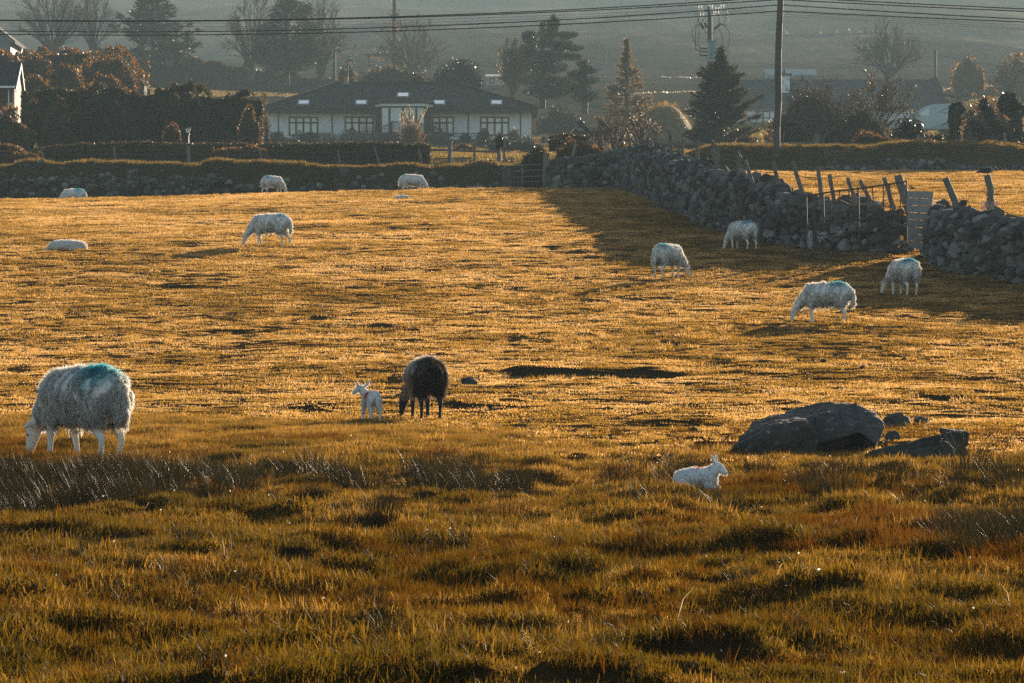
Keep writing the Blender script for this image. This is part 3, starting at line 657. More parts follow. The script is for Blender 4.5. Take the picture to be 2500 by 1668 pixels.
    q = np.stack([i + j, i + j + 1, i + j + 5, i + j + 4], -1).reshape(-1, 4); ends = np.array([[0, 1, 2, 3], [(m_ - 1) * 4 + 3, (m_ - 1) * 4 + 2, (m_ - 1) * 4 + 1, (m_ - 1) * 4]])
    link('wall_core', np_mesh('wall_core', V.reshape(-1, 3), [q, ends]), M_core, o)
    return o
WALLPX = [(1336, 456, 366 + 22), (1400, 451, 376), (1470, 451, 371), (1530, 453, 368), (1600, 480, 366), (1640, 500, 376), (1700, 527, 398), (1780, 562, 424), (1840, 580, 440), (1900, 592, 449), (1960, 600, 462), (2040, 606, 490), (2120, 610, 497), (2205, 614, 500)]
WALL = []
for X, Y, T in WALLPX:
    d = dist(X, Y) if X > 1590 else 160.5 - .8 * (X - 1336) / 200; zb = float(ground0((X - 1250) * d / F, d)); WALL.append(((X - 1250) * d / F, d, (834 - T) * d / F - zb))
def wall_d(X):
    return float(np.interp(X, [w[0] for w in WALLPX] + [2290, 2340, 2500], [w[1] for w in WALL] + [97.5, 94.5, 90]))
make_wall('long grey drystone wall running from the field gate to the rusty hurdle', WALL, seed=4)
WALL2 = []
for X, Y, T in [(2296, 622, 508), (2340, 660, 512), (2420, 676, 520), (2500, 690, 538), (2640, 712, 556), (2800, 735, 570)]:
    d = dist(X, Y); WALL2.append(((X - 1250) * d / F, d, (Y - T) * d / F))
make_wall('dark drystone wall running off to the right of the pallet gate', WALL2, seed=5, big=.14)
# rubble facing of the far bank
def make_rubble(label, items, seed, n, smin, smax):
    g = np.random.default_rng(seed); xs, ys, zs = [], [], []
    for (Xa, Xb, d, z0, z1, k) in items:
        X = g.uniform(Xa, Xb, k); dd = d + g.normal(0, .25, k); xs.append((X - 1250) * dd / F); ys.append(dd); zs.append(g.uniform(z0, z1, k))
    x, y, z = map(np.concatenate, (xs, ys, zs)); n = len(x); S = g.uniform(smin, smax, n) * np.exp(g.normal(0, .25, n))
    v = stone_verts(g, n) * np.stack([S, S * .8, S * g.uniform(.55, .85, n)], -1)[:, None, :]
    v = rotz(tiltx(v, g.normal(0, .4, n)), g.uniform(0, 6.28, n)); z = np.maximum(z, ground(x, y) + .02)
    v += np.stack([x, y, z], -1)[:, None, :]
    nv = ICO1_V.shape[0]; Fc = (np.arange(n)[:, None, None] * nv + ICO1_F[None]).reshape(-1, 3)
    o = link('stone_bank', np_mesh('stone_bank', v.reshape(-1, 3), [Fc]), M_stone, smooth=False); return tag(o, label, 'stone bank')
make_rubble('tumbled stone facing at the foot of the far left earth bank', [(-60, 560, 170.2, 5.5, 6.75, 520), (560, 1240, 170.2, 5.5, 6.55, 330), (300, 520, 170.0, 5.7, 6.85, 160)], 6, 0, .07, .17)
make_rubble('low heap of loose stones along the bank behind the right hand field', [(2150, 2300, 174.3, 7.2, 7.75, 160), (1990, 2510, 174.2, 7.2, 7.4, 330)], 8, 0, .07, .16)

# ---------------------------------------------------------------- boulders and small stones
def rock_mat(name, a, b, lich):
    m, nt, out = _nodes(name); L = nt.links
    n = noise_node(nt, 5, 8, rough=.65); r = ramp(nt, [(.3, a), (.7, b)]); L.new(n.outputs[0], r.inputs[0])
    n2 = noise_node(nt, 13, 3); r2 = ramp(nt, [(.62, (0, 0, 0)), (.68, (1, 1, 1))]); L.new(n2.outputs[0], r2.inputs[0])
    mx = nt.nodes.new('ShaderNodeMixRGB'); L.new(r2.outputs[0], mx.inputs[0]); L.new(r.outputs[0], mx.inputs[1]); mx.inputs[2].default_value = (*lich, 1)
    p = nt.nodes.new('ShaderNodeBsdfPrincipled'); p.inputs['Roughness'].default_value = .85; p.inputs['Specular IOR Level'].default_value = .15; L.new(mx.outputs[0], p.inputs['Base Color'])
    n3 = noise_node(nt, 16, 8, rough=.7, sv=(1, 1, 2.5)); bu = nt.nodes.new('ShaderNodeBump'); bu.inputs['Strength'].default_value = .8; bu.inputs['Distance'].default_value = .025; L.new(n3.outputs[0], bu.inputs['Height']); L.new(bu.outputs[0], p.inputs['Normal'])
    L.new(p.outputs[0], out.inputs[0]); return m
M_rock = rock_mat('boulder stone', (.042, .038, .033), (.12, .111, .10), (.25, .24, .21))
def hulls(name, label, cat, sets, d0, m, voxel=.013, smooth=0, disp=.013, seed=3):
    """one rock from convex pieces; points (X, Y, metres behind d0)"""
    Vs, Fs, k = [], [], 0
    for pts in sets:
        bm = bmesh.new()
        for X, Y, b in pts:
            p = P(X, Y, d0); bm.verts.new((p.x, d0 + b, p.z))
        r = bmesh.ops.convex_hull(bm, input=bm.verts[:]); loose = [v for v in bm.verts if not v.link_faces]
        for v in loose: bm.verts.remove(v)
        bmesh.ops.triangulate(bm, faces=bm.faces[:]); bm.verts.index_update()
        Vs.append(np.array([v.co[:] for v in bm.verts])); Fs.append(np.array([[v.index for v in f.verts] for f in bm.faces]) + k); k += len(bm.verts); bm.free()
    me = remesh(np.concatenate(Vs), np.concatenate(Fs), voxel, smooth)
    n = len(me.vertices); co = np.empty(n * 3, np.float32); me.vertices.foreach_get('co', co); co = co.reshape(-1, 3)
    no = np.empty(n * 3, np.float32); me.vertices.foreach_get('normal', no); no = no.reshape(-1, 3)
    h = (vnoise(co[:, 0] * 3 + co[:, 2], co[:, 2] * 5 + co[:, 1] * 3, seed) - .5) * 2 + (vnoise(co[:, 0] * 9 + co[:, 2] * 2, co[:, 2] * 14 + co[:, 1] * 8, seed + 1) - .5)
    h = h - 1.6 * np.exp(-((vnoise(co[:, 0] * 4 + 7, co[:, 2] * 3 + co[:, 1] * 4, seed + 8) - .5) / .025) ** 2) + .9 * (np.abs(((co[:, 2] - .25 * co[:, 0] + .1 * vnoise(co[:, 0] * 6, co[:, 1] * 6, seed + 5)) * 9) % 1 - .5) - .25) + .8 * (vnoise(co[:, 0] * 28, co[:, 2] * 34 + co[:, 1] * 21, seed + 2) - .5)
    co = co + no * (disp * h)[:, None]; me.vertices.foreach_set('co', co.astype(np.float32).ravel()); me.update()
    o = link(name, me, m, smooth=True); tag(o, label, cat); xm = float(co[:, 0].mean()); o.location.z = max(0, gz(xm, d0) - float(ground0(xm, d0))) + .02
    return o
dB = dist(1990, 1112)
o = hulls('boulder', 'big slanting grey boulder with a pale streak in the pasture at right', 'boulder', [
    [(1792, 1096, .05), (1885, 1047, .05), (1970, 1031, .02), (1984, 1050, 0), (1812, 1145, .14), (2010, 1145, .10), (1848, 1037, .8), (1930, 1018, .9), (1990, 1030, .9), (2000, 1140, 1.2), (1805, 1120, .9)],
    [(1975, 1029, .25), (1990, 1090, .02), (2102, 1060, 0), (2110, 993, .75), (1930, 1013, .9), (2048, 990, .9), (2000, 1108, .35), (2095, 1086, .35), (2110, 1145, .6), (1980, 1145, .5), (2100, 1140, 1.2), (1950, 1140, 1.2)],
    [(2096, 1057, 0), (2140, 1091, .03), (2172, 1046, .3), (2150, 1016, .6), (2112, 994, .7), (2120, 1122, .35), (2165, 1082, .7), (2100, 1112, .5), (2140, 1145, .8), (2100, 1145, .6)]], dB, M_rock)
dS = dist(2250, 1124)
hulls('boulder', 'long low dark slab of rock lying right of the big boulder', 'boulder', [
    [(2085, 1150, .05), (2118, 1112, .10), (2215, 1086, .04), (2338, 1056, .02), (2352, 1062, .02), (2362, 1118, 0), (2366, 1150, 0), (2100, 1150, .4), (2230, 1090, .42), (2345, 1062, .38), (2366, 1150, .4)],
    [(2352, 1070, .35), (2372, 1060, .35), (2380, 1066, .4), (2378, 1095, .4), (2356, 1110, .35), (2370, 1060, .8), (2376, 1120, .8), (2340, 1120, .8), (2310, 1056, .7)]], dS, M_rock, disp=.012, seed=9)
def rock1(label, X, Y, w, h, seed, m=None, cat='stone', flat=.25, group=None, name='stone'):
    g = np.random.default_rng(seed); v = on(X, Y); s = v.y / F
    V = stone_verts(g, 1, ICO_V)[0]; V = V * np.array([w * s * .5, w * s * .42, h * s * .62]); a = g.uniform(-.4, .4)
    V = rotz(V[None], np.array([a]))[0]
    o = link(name, np_mesh(name, V, [ICO_F]), m or M_rock, smooth=False); o.location = (v.x, v.y, v.z + h * s * .30); tag(o, label, cat, group); return o
rock1('small rounded dark stone in the grass right of the dark ewe', 1144, 948, 40, 21, 1)
rock1('pale lichened stone directly behind the tip of the big boulder', 2190, 1048, 62, 40, 2)
rock1('squat dark stone in the gap between the boulder and the long slab', 2180, 1082, 34, 26, 3)
rock1('small mossy stone just right of the boulder top', 2248, 1042, 38, 20, 4)
rock1('stone poking out against the upper left edge of the big boulder', 1866, 1030, 20, 12, 5)
M_clod = solid('peat clod', (.035, .026, .018), .95, 12, .4)
for k, (X, Y, w, h) in enumerate([(1690, 1040, 14, 9), (1693, 1052, 24, 11), (1751, 1040, 18, 9), (1784, 1041, 14, 8), (1811, 1043, 14, 6), (1608, 1037, 10, 9), (1404, 1052, 18, 8), (1377, 1102, 14, 8), (1602, 1095, 8, 8), (1653, 1080, 10, 8), (1159, 1040, 15, 9), (2208, 874, 12, 7), (2010, 888, 16, 7), (1985, 886, 9, 6), (2105, 905, 10, 7), (880, 590, 7, 4), (1950, 884, 8, 6), (730, 648, 7, 5), (160, 655, 8, 6), (1520, 1100, 9, 5), (2420, 915, 9, 6), (300, 575, 7, 4)]):
    rock1('dark clod of earth or dung lying on the grazed turf', X, Y, w, h, 40 + k, M_clod, 'clod', group='dark clods on the grazed turf', name='clod')

# ---------------------------------------------------------------- fences, gate, hurdle, pallet
def pxl(X, Y, d): return P(X, Y, d)
def fence(name, label, posts, m_post, wires=(), r=.05, rails=(), root_d=None):
    root = empty(name, P(*posts[0][:2], posts[0][4])); tag(root, label, 'fence'); inv = root.location
    for k, (Xb, Yb, Xt, Yt, d, *rr) in enumerate(posts):
        b = P(Xb, Yb, d); b.z -= .12; t = P(Xt, Yt, d)
        t.y += (random.random() - .5) * .3
        tubes('post', [(a - inv, b_ - inv, r0, r1) for a, b_, r0, r1 in post_segs(b, t, rr[0] if rr else r, 300 + k + len(label))], m_post, root, 7)
    for pts, rad in wires:
        p = [P(*q) - inv for q in pts]; fine = []
        for a, b in zip(p[:-1], p[1:]):
            for f in np.linspace(0, 1, 7)[:-1]: fine.append(a.lerp(b, f) - Vector((0, 0, .10 * f * (1 - f))))
        fine.append(p[-1]); tubes('wire', path_segs(fine, rad), M_wire, root, 4)
    for (a, b, hh) in rails:
        pa, pb = P(*a) - inv, P(*b) - inv; tubes('rail', post_segs(pa, pb, hh, 7), m_post, root, 5)
    return root
dK = 171.8
BP = [(112, 414, 100, 360), (285, 414, 279, 360), (459, 412, 457, 357), (466, 412, 462, 360), (645, 420, 632, 362), (832, 421, 825, 367), (933, 414, 914, 360), (1034, 410, 1021, 363)]
fence('wire_fence', 'sagging wire fence of thin leaning posts along the far left bank', [(a, b, c, e, dK, .045) for a, b, c, e in BP], M_post,
      [([(-60, 372 + o_, dK)] + [(c + (a - c) * f, e + (b - e) * f, dK - .05) for a, b, c, e in BP if a != 466] + [(1096, 372 + o_, dK)], .008) for f, o_ in ((.1, 0), (.32, 10), (.55, 22))])
wd = wall_d
WP = [(1503, 376, 1505, 329), (1543, 374, 1532, 322), (1601, 372, 1600, 319), (1643, 380, 1633, 316), (1665, 388, 1667, 338), (1702, 404, 1704, 343), (1749, 424, 1739, 345), (1752, 424, 1751, 354), (1803, 440, 1803, 367), (1842, 448, 1819, 391), (1904, 462, 1888, 394), (1964, 475, 1934, 394), (2007, 488, 1998, 408), (2048, 545, 2024, 426), (2101, 512, 2070, 434), (2141, 512, 2098, 440), (2183, 500, 2157, 434)]
wds = [max(wd(a) - .15, 98) for a, b, c, e in WP]
fence('wire_fence', 'line of crooked fence posts strung with wire along the top of the long wall', [(*w, dd, .055) for w, dd in zip(WP, wds)], M_post,
      [([(c + (a - c) * f, e + (b - e) * f, dd) for (a, b, c, e), dd in zip(WP, wds) if (a not in (1752,)) and a < 2010], .009) for f in (.06, .4)])
tubes_d = wd(2205)
def lone_post(label, Xb, Yb, Xt, Yt, d, r, seed):
    o = tubes('fence_post', post_segs(P(Xb, Yb, d) - Vector((0, 0, .15)), P(Xt, Yt, d), r, seed), M_post, None, 8); tag(o, label, 'fence post'); return o
lone_post('thick timber post leaning beside the pallet gate', 2222, 500, 2192, 428, tubes_d, .115, 1)
lone_post('square leaning post on the wall between the pallet gate and the crow', 2346, 508, 2308, 435, 95.6, .085, 2)
lone_post('upright weathered post on which the crow perches', 2424, 500, 2411, 428, 94.2, .085, 3)
make_bird('hooded crow perched on top of a weathered post', P(2410, 430, 94.2), -12, 1.12, (.30, .29, .28), (.012, .012, .013), 1)
make_bird('small dark bird sitting on the top slat of the pallet gate', P(2227, 463.5, 99.2), 200, .42, (.03, .028, .026), (.02, .018, .017), 2)
# field gate
dg_ = 166.0
gr = empty('field_gate', P(1231, 448, dg_)); tag(gr, 'galvanised five bar field gate in the gap at the end of the wall', 'gate'); gi_ = gr.location
M_galv = solid('galvanised tube', (.22, .23, .23), .5, 10, .2, metal=.3)
for ya, yb in ((406, 401), (420, 415), (434, 430), (446, 443)): tubes('bar', [(P(1231, ya, dg_) - gi_, P(1326, yb, dg_) - gi_, .022, .022)], M_galv, gr, 6)
for X, ya, yb in ((1231, 406, 446), (1275, 404, 446), (1326, 401, 443)): tubes('upright', [(P(X, yb, dg_) - gi_, P(X, ya, dg_) - gi_, .022, .022)], M_galv, gr, 6)
b_ = P(1334, 446, 165.5); t_ = P(1334, 374, 165.5)
o = boxes('gate_post', [((b_.x - .13, b_.y - .13, b_.z - .3), (b_.x + .13, b_.y + .13, t_.z))], M_post, bevel=.02); tag(o, 'stout square gatepost at the start of the stone wall', 'gate post')
o = boxes('stone_slab', [((P(1226, 0, 165.4).x, 165.2, P(0, 452, 165.4).z - .3), (P(1249, 0, 165.4).x, 165.6, P(0, 410, 165.4).z))], M_rock, bevel=.03); tag(o, 'upright stone slab propped at the hinge end of the field gate', 'stone slab')
tubes_o = tubes('gate_post', post_segs(P(1097, 412, 172.5), P(1100, 344, 172.5), .085, 12), M_post, None, 8); tag(tubes_o, 'tall bare post standing on the bank below the bungalow', 'fence post')
# rails on the bank
fence('rail_fence', 'grey timber rail fence on the bank between bungalow garden and field gate', [(1158, 398, 1158, 352, 175.5, .06), (1230, 398, 1231, 352, 175.5, .05), (1395, 395, 1395, 345, 176, .05), (1437, 398, 1437, 344, 176, .05)], M_post, (), .06,
      [((1052, 366, 175.4), (1222, 371, 175.4), .05), ((1060, 388, 175.4), (1150, 386, 175.4), .04), ((1222, 362, 175.4), (1268, 355, 175.4), .05), ((1370, 344, 176), (1446, 348, 176), .045)])
fence('rail_fence', 'low dark rail fence in front of the cottage garden behind the pole', [(2012 - 18 * 1, 378, 1993, 327, 179, .11), (1868, 378, 1868, 346, 181, .06), (1760, 376, 1760, 346, 181, .05), (1642, 372, 1642, 344, 181, .05)], M_post, (), .06,
      [((1580, 352, 181), (1760, 353, 181), .07), ((1760, 353, 181), (1990, 350, 181), .07), ((1880, 364, 180), (2100, 362, 180), .03)])
fence('wire_fence', 'leaning stakes of the wire fence on the bank at far right', [(2357, 385, 2332, 340, 177.5, .06), (2462, 388, 2451, 326, 177.5, .07), (2246, 382, 2241, 330, 177.5, .07)], M_post, [([(2241, 345, 177.5), (2335, 350, 177.5), (2452, 345, 177.5), (2540, 350, 177.5)], .008)])
# rusty hurdle
dh0, dh1 = 98.2, 99.4
def hp(u, v):
    """u along, v up the leaning hurdle"""
    xa = 1973 + (2214 - 1973) * u; yb = 626 + (594 - 626) * u; yt = 476 + (440 - 476) * u
    xt = 1968 + (2213 - 1968) * u; d = dh0 + (dh1 - dh0) * u
    return P(xa + (xt - xa) * v, yb + (yt - yb) * v, d + .25 * v)
hr = empty('hurdle', hp(0, 0)); tag(hr, 'rusty iron mesh hurdle leaning against the wall beside the pallet gate', 'hurdle'); hi_ = hr.location
M_rust = solid('rusty iron', (.085, .055, .04), .8, 20, .45)
fr = []
for v in (.0, .30, .48, .98): fr += path_segs([hp(0.0, v) - hi_, hp(.3, v + .012) - hi_, hp(.6, v - .008) - hi_, hp(1, v) - hi_], .022)
for u in (0, .17, .52, 1.0): fr.append((hp(u, 0) - hi_, hp(u, 1) - hi_, .022, .022))
fr.append((hp(0, -.03) - hi_, hp(0, .1) - hi_, .016, .016))
tubes('hurdle_frame', fr, M_rust, hr, 5)
g_ = np.random.default_rng(3)
for u in (.06, .10, .27, .34, .43, .60, .68, .77, .84, .92):
    a = .0 if u > .2 else -.08; tubes('rod', [(hp(u, .30 if u > .2 else a) - hi_, hp(u + g_.normal(0, .01), .99) - hi_, .014, .014)], M_rust, hr, 4)
tubes('brace', [(hp(.55, .02) - hi_, hp(.98, .52) - hi_, .018, .018)], M_rust, hr, 5)
# pallet gate
M_plank = solid('weathered pallet board', (.27, .27, .26), .85, 9, .3, .3, sv=(1, 1, 3))
dp = 98.9
pr_ = empty('pallet_gate', P(2240, 612, dp)); tag(pr_, 'weathered grey pallet of horizontal boards closing the gap in the wall', 'gate'); pi_ = pr_.location
def pp(u, v, back=0.0):
    xl = 2217 + (2213 - 2217) * v; xr = 2262 + (2279 - 2262) * v; yl = 604 + (466 - 604) * v; yr = 613 + (467 - 613) * v
    return P(xl + (xr - xl) * u, yl + (yr - yl) * u, dp + back + .12 * v) - pi_
def quad_plank(name, u0, u1, v0, v1, b0, b1, m, parent):
    bm = bmesh.new(); vs_ = [bm.verts.new(pp(u, v, b)) for b in (b0, b1) for u, v in ((u0, v0), (u1, v0), (u1, v1), (u0, v1))]
    for f in ((0, 1, 2, 3), (7, 6, 5, 4), (0, 4, 5, 1), (1, 5, 6, 2), (2, 6, 7, 3), (3, 7, 4, 0)): bm.faces.new([vs_[i] for i in f])
    return bm_obj(name, bm, m, parent)
for k in range(8):
    v0 = k / 8; quad_plank('board', 0.0 + g_.uniform(-.02, .02), 1 + g_.uniform(-.02, .02), v0 + .004, v0 + .121, 0, .025, M_plank, pr_)
for u0, u1 in ((.03, .10), (.46, .54), (.90, .97)): quad_plank('stringer', u0, u1, 0, .99, .028, .10, M_post, pr_)
# snagged plastic and rags
M_plastic = island('pale plastic sheet', [(0, (.55, .53, .5)), (1, (.8, .78, .75))], trans=.5, rough=.3, spec=.5, tcol=1.0)
def rag(label, X, Y, d, w, h, seed, m=None, name='plastic_sheet', n=7):
    g = np.random.default_rng(seed); s = d / F; u = np.linspace(-.5, .5, n); X2, Y2 = np.meshgrid(u, u)
    x = X2 * w * s * (1 - .4 * np.abs(Y2)) + g.normal(0, .10 * w * s, X2.shape); z = Y2 * h * s + g.normal(0, .09 * h * s, X2.shape); y = g.normal(0, .16 * w * s, X2.shape)
    V = np.stack([x, y, z], -1).reshape(-1, 3); i = (np.arange(n - 1)[:, None] * n + np.arange(n - 1)).reshape(-1, 1)
    i = i[g.uniform(0, 1, len(i)) > (.30 if m is None else .05)]
    me = np_mesh(name, V, [i + np.array([[0, 1, n + 1, n]])])
    o = link(name, me, m or M_plastic, smooth=True); o.location = P(X, Y, d)
    so = o.modifiers.new('thick', 'SOLIDIFY'); so.thickness = .004
    tag(o, label, 'plastic'); return o
rag('torn pale plastic hanging in a long strip at the left end of the hurdle', 1977, 585, 98.1, 13, 44, 1)
rag('tangled scrap of white plastic caught between the first rods of the hurdle', 2006, 578, 98.15, 24, 26, 2)
rag('loose white plastic snagged low in the middle of the hurdle', 2051, 567, 98.3, 22, 16, 3)
rag('small white scrap caught near the brace of the hurdle', 2138, 562, 98.8, 11, 8, 4)
rag('crumpled white plastic stuffed beside the right edge of the pallet gate', 2288, 505, 98.4, 22, 36, 5)
M_rag = island('pinkish sacking', [(0, (.62, .44, .36)), (1, (.75, .58, .48))], trans=.4, rough=.8, tcol=1.1)
rag('crumpled pinkish feed sack on the wall below the crow post', 2415, 506, 94.0, 40, 26, 6, M_rag, 'feed_sack')
# fallen branches on the wall
M_stick = solid('dead branch', (.27, .21, .16), .8, 12, .35)
def stick(label, pts, r, seed):
    g = np.random.default_rng(seed); p = [P(*q) for q in pts]; segs = []
    for k in range(len(p) - 1):
        a, b = p[k], p[k + 1]; m_ = a.lerp(b, .5) + Vector((g.normal(0, .03), g.normal(0, .05), g.normal(0, .03))); f = lambda t: r * (1 - .7 * (k + t) / (len(p) - 1)); segs += [(a, m_, f(0), f(.5)), (m_, b, f(.5), f(1))]
    for k in range(5):
        a = p[0].lerp(p[-1], g.uniform(.3, .95)); e = a + Vector((g.normal(0, .25), g.normal(0, .2), abs(g.normal(0, .25)))); segs.append((a, e, r * .4, r * .1))
    o = tubes('branch', segs, M_stick, None, 5); tag(o, label, 'branch')
stick('forked dead branch leaning down onto the wall beside the gatepost', [(1405, 350, 164), (1400, 372, 163.6), (1394, 404, 163.2)], .05, 1)
stick('pale fallen branch sloping right across the top of the wall', [(1475, 353, 162), (1500, 372, 161.6), (1512, 385, 161.4)], .055, 2)
stick('bleached driftwood stick lying along the highest part of the wall', [(1660, 410, 140), (1700, 420, 137), (1740, 428, 131)], .04, 3)
stick('dead branch propped on the wall just left of the first leaning stake', [(1735, 400, 128), (1790, 432, 124), (1838, 446, 121)], .045, 4)
stick('broken stick lying on the turf at the foot of the pallet gate', [(2206, 607, 97.8), (2216, 612, 97.6), (2226, 617, 97.5)], .03, 5)
stick('long dead branch lying over the wall behind the hurdle', [(2045, 488, 100.2), (2100, 500, 100.3), (2180, 508, 100.1)], .04, 6)
# ---------------------------------------------------------------- buildings
def tile_mat(name, col, sx, sz, bump=.7, c2=None):
    m, nt, out = _nodes(name); L = nt.links
    tc = nt.nodes.new('ShaderNodeTexCoord'); mp = nt.nodes.new('ShaderNodeMapping'); mp.inputs['Rotation'].default_value = (R(90), 0, 0); L.new(tc.outputs['Object'], mp.inputs[0])
    b = nt.nodes.new('ShaderNodeTexBrick'); b.inputs['Scale'].default_value = 1; b.inputs['Brick Width'].default_value = sx; b.inputs['Row Height'].default_value = sz; b.inputs['Mortar Size'].default_value = .012; b.inputs['Mortar Smooth'].default_value = .6
    b.inputs['Color1'].default_value = (*sc3(col, .85), 1); b.inputs['Color2'].default_value = (*(c2 or sc3(col, 1.2)), 1); b.inputs['Mortar'].default_value = (*sc3(col, .35), 1)
    L.new(mp.outputs[0], b.inputs[0]); n = noise_node(nt, 1.2, 5); r = ramp(nt, [(.3, (.75, .75, .75)), (.7, (1.15, 1.15, 1.1))]); L.new(n.outputs[0], r.inputs[0])
    mx = nt.nodes.new('ShaderNodeMixRGB'); mx.blend_type = 'MULTIPLY'; mx.inputs[0].default_value = 1; L.new(b.outputs[0], mx.inputs[1]); L.new(r.outputs[0], mx.inputs[2])
    p = nt.nodes.new('ShaderNodeBsdfPrincipled'); p.inputs['Roughness'].default_value = .9; p.inputs['Specular IOR Level'].default_value = .1; L.new(mx.outputs[0], p.inputs['Base Color'])
    bu = nt.nodes.new('ShaderNodeBump'); bu.inputs['Strength'].default_value = bump; bu.inputs['Distance'].default_value = .03; bu.invert = True; L.new(b.outputs['Fac'], bu.inputs['Height']); L.new(bu.outputs[0], p.inputs['Normal'])
    L.new(p.outputs[0], out.inputs[0]); return m
M_tile = tile_mat('dark concrete roof tile', (.030, .031, .032), .42, .15)
M_slate = tile_mat('grey slate', (.075, .08, .085), .35, .16)
M_white = solid('white render', (.88, .88, .88), .85, 2.5, .12)
M_brown = solid('dark stained timber', (.045, .028, .021), .6, 9, .3)
M_pane = solid('window glass', (.55, .63, .66), .06, 1.5, .2, spec=.9)  # pale grey-blue base colour paints in the reflected sky
M_mirror = solid('roof light glass', (.92, .88, .80), .15, 1.2, .08, metal=.75)
M_brick = tile_mat('dark red brick', (.13, .06, .045), .22, .075, .5, (.17, .085, .06))
M_terra = solid('terracotta', (.42, .17, .08), .8, 8, .25)
M_lead = solid('grey lead', (.20, .21, .22), .6, 7, .2)
def poly(name, verts, faces, m, parent, smooth=None):
    bm = bmesh.new(); vs_ = [bm.verts.new(v) for v in verts]
    for f in faces: bm.faces.new([vs_[i] for i in f])
    return bm_obj(name, bm, m, parent, smooth)
class Site:
    """local frame of a building: photo pixels at one distance, metres behind it"""
    def __init__(s, name, label, X, Yb, d, cat='house', rz=0.0):
        s.d = d; s.o = P(X, Yb, d); s.root = empty(name, s.o, rz); tag(s.root, label, cat)
    def p(s, X, Y, b=0.0): q = P(X, Y, s.d) - s.o; return Vector((q.x, b, q.z))
    def box(s, name, X0, X1, Y0, Y1, b0, b1, m, parent=None, bevel=0):
        a = s.p(X0, Y1, b0); c = s.p(X1, Y0, b1); return boxes(name, [((a.x, a.y, a.z), (c.x, c.y, c.z))], m, parent or s.root, bevel)
    def bars(s, name, lst, b0, b1, m, parent=None):
        L = []
        for X0, X1, Y0, Y1 in lst: a = s.p(X0, Y1, b0); c = s.p(X1, Y0, b1); L.append(((a.x, a.y, a.z), (c.x, c.y, c.z)))
        return boxes(name, L, m, parent or s.root)
    def window(s, X0, X1, Y0, Y1, b, cols, split=None, fw=3.6, m=None, pane=None):
        m = m or M_brown; Lb = [(X0, X1, Y0, Y0 + fw), (X0, X1, Y1 - fw, Y1), (X0, X0 + fw, Y0 + fw, Y1 - fw), (X1 - fw, X1, Y0 + fw, Y1 - fw)]
        w = (X1 - X0) / cols
        for k in range(1, cols): Lb.append((X0 + w * k - fw * .6, X0 + w * k + fw * .6, Y0 + fw, Y1 - fw))
        f = s.bars('window', Lb, b - .05, b + .06, m)
        if split:
            xs = [X0 + fw] + [x for k in range(1, cols) for x in (X0 + w * k - fw * .6, X0 + w * k + fw * .6)] + [X1 - fw]
            s.bars('transom', [(xs[2 * k], xs[2 * k + 1], split - fw * .5, split + fw * .5) for k in range(cols)], b - .045, b + .05, m, f)
        s.box('pane', X0 + 1, X1 - 1, Y0 + 1, Y1 - 1, b + .0, b + .02, pane or M_pane, f)
        return f
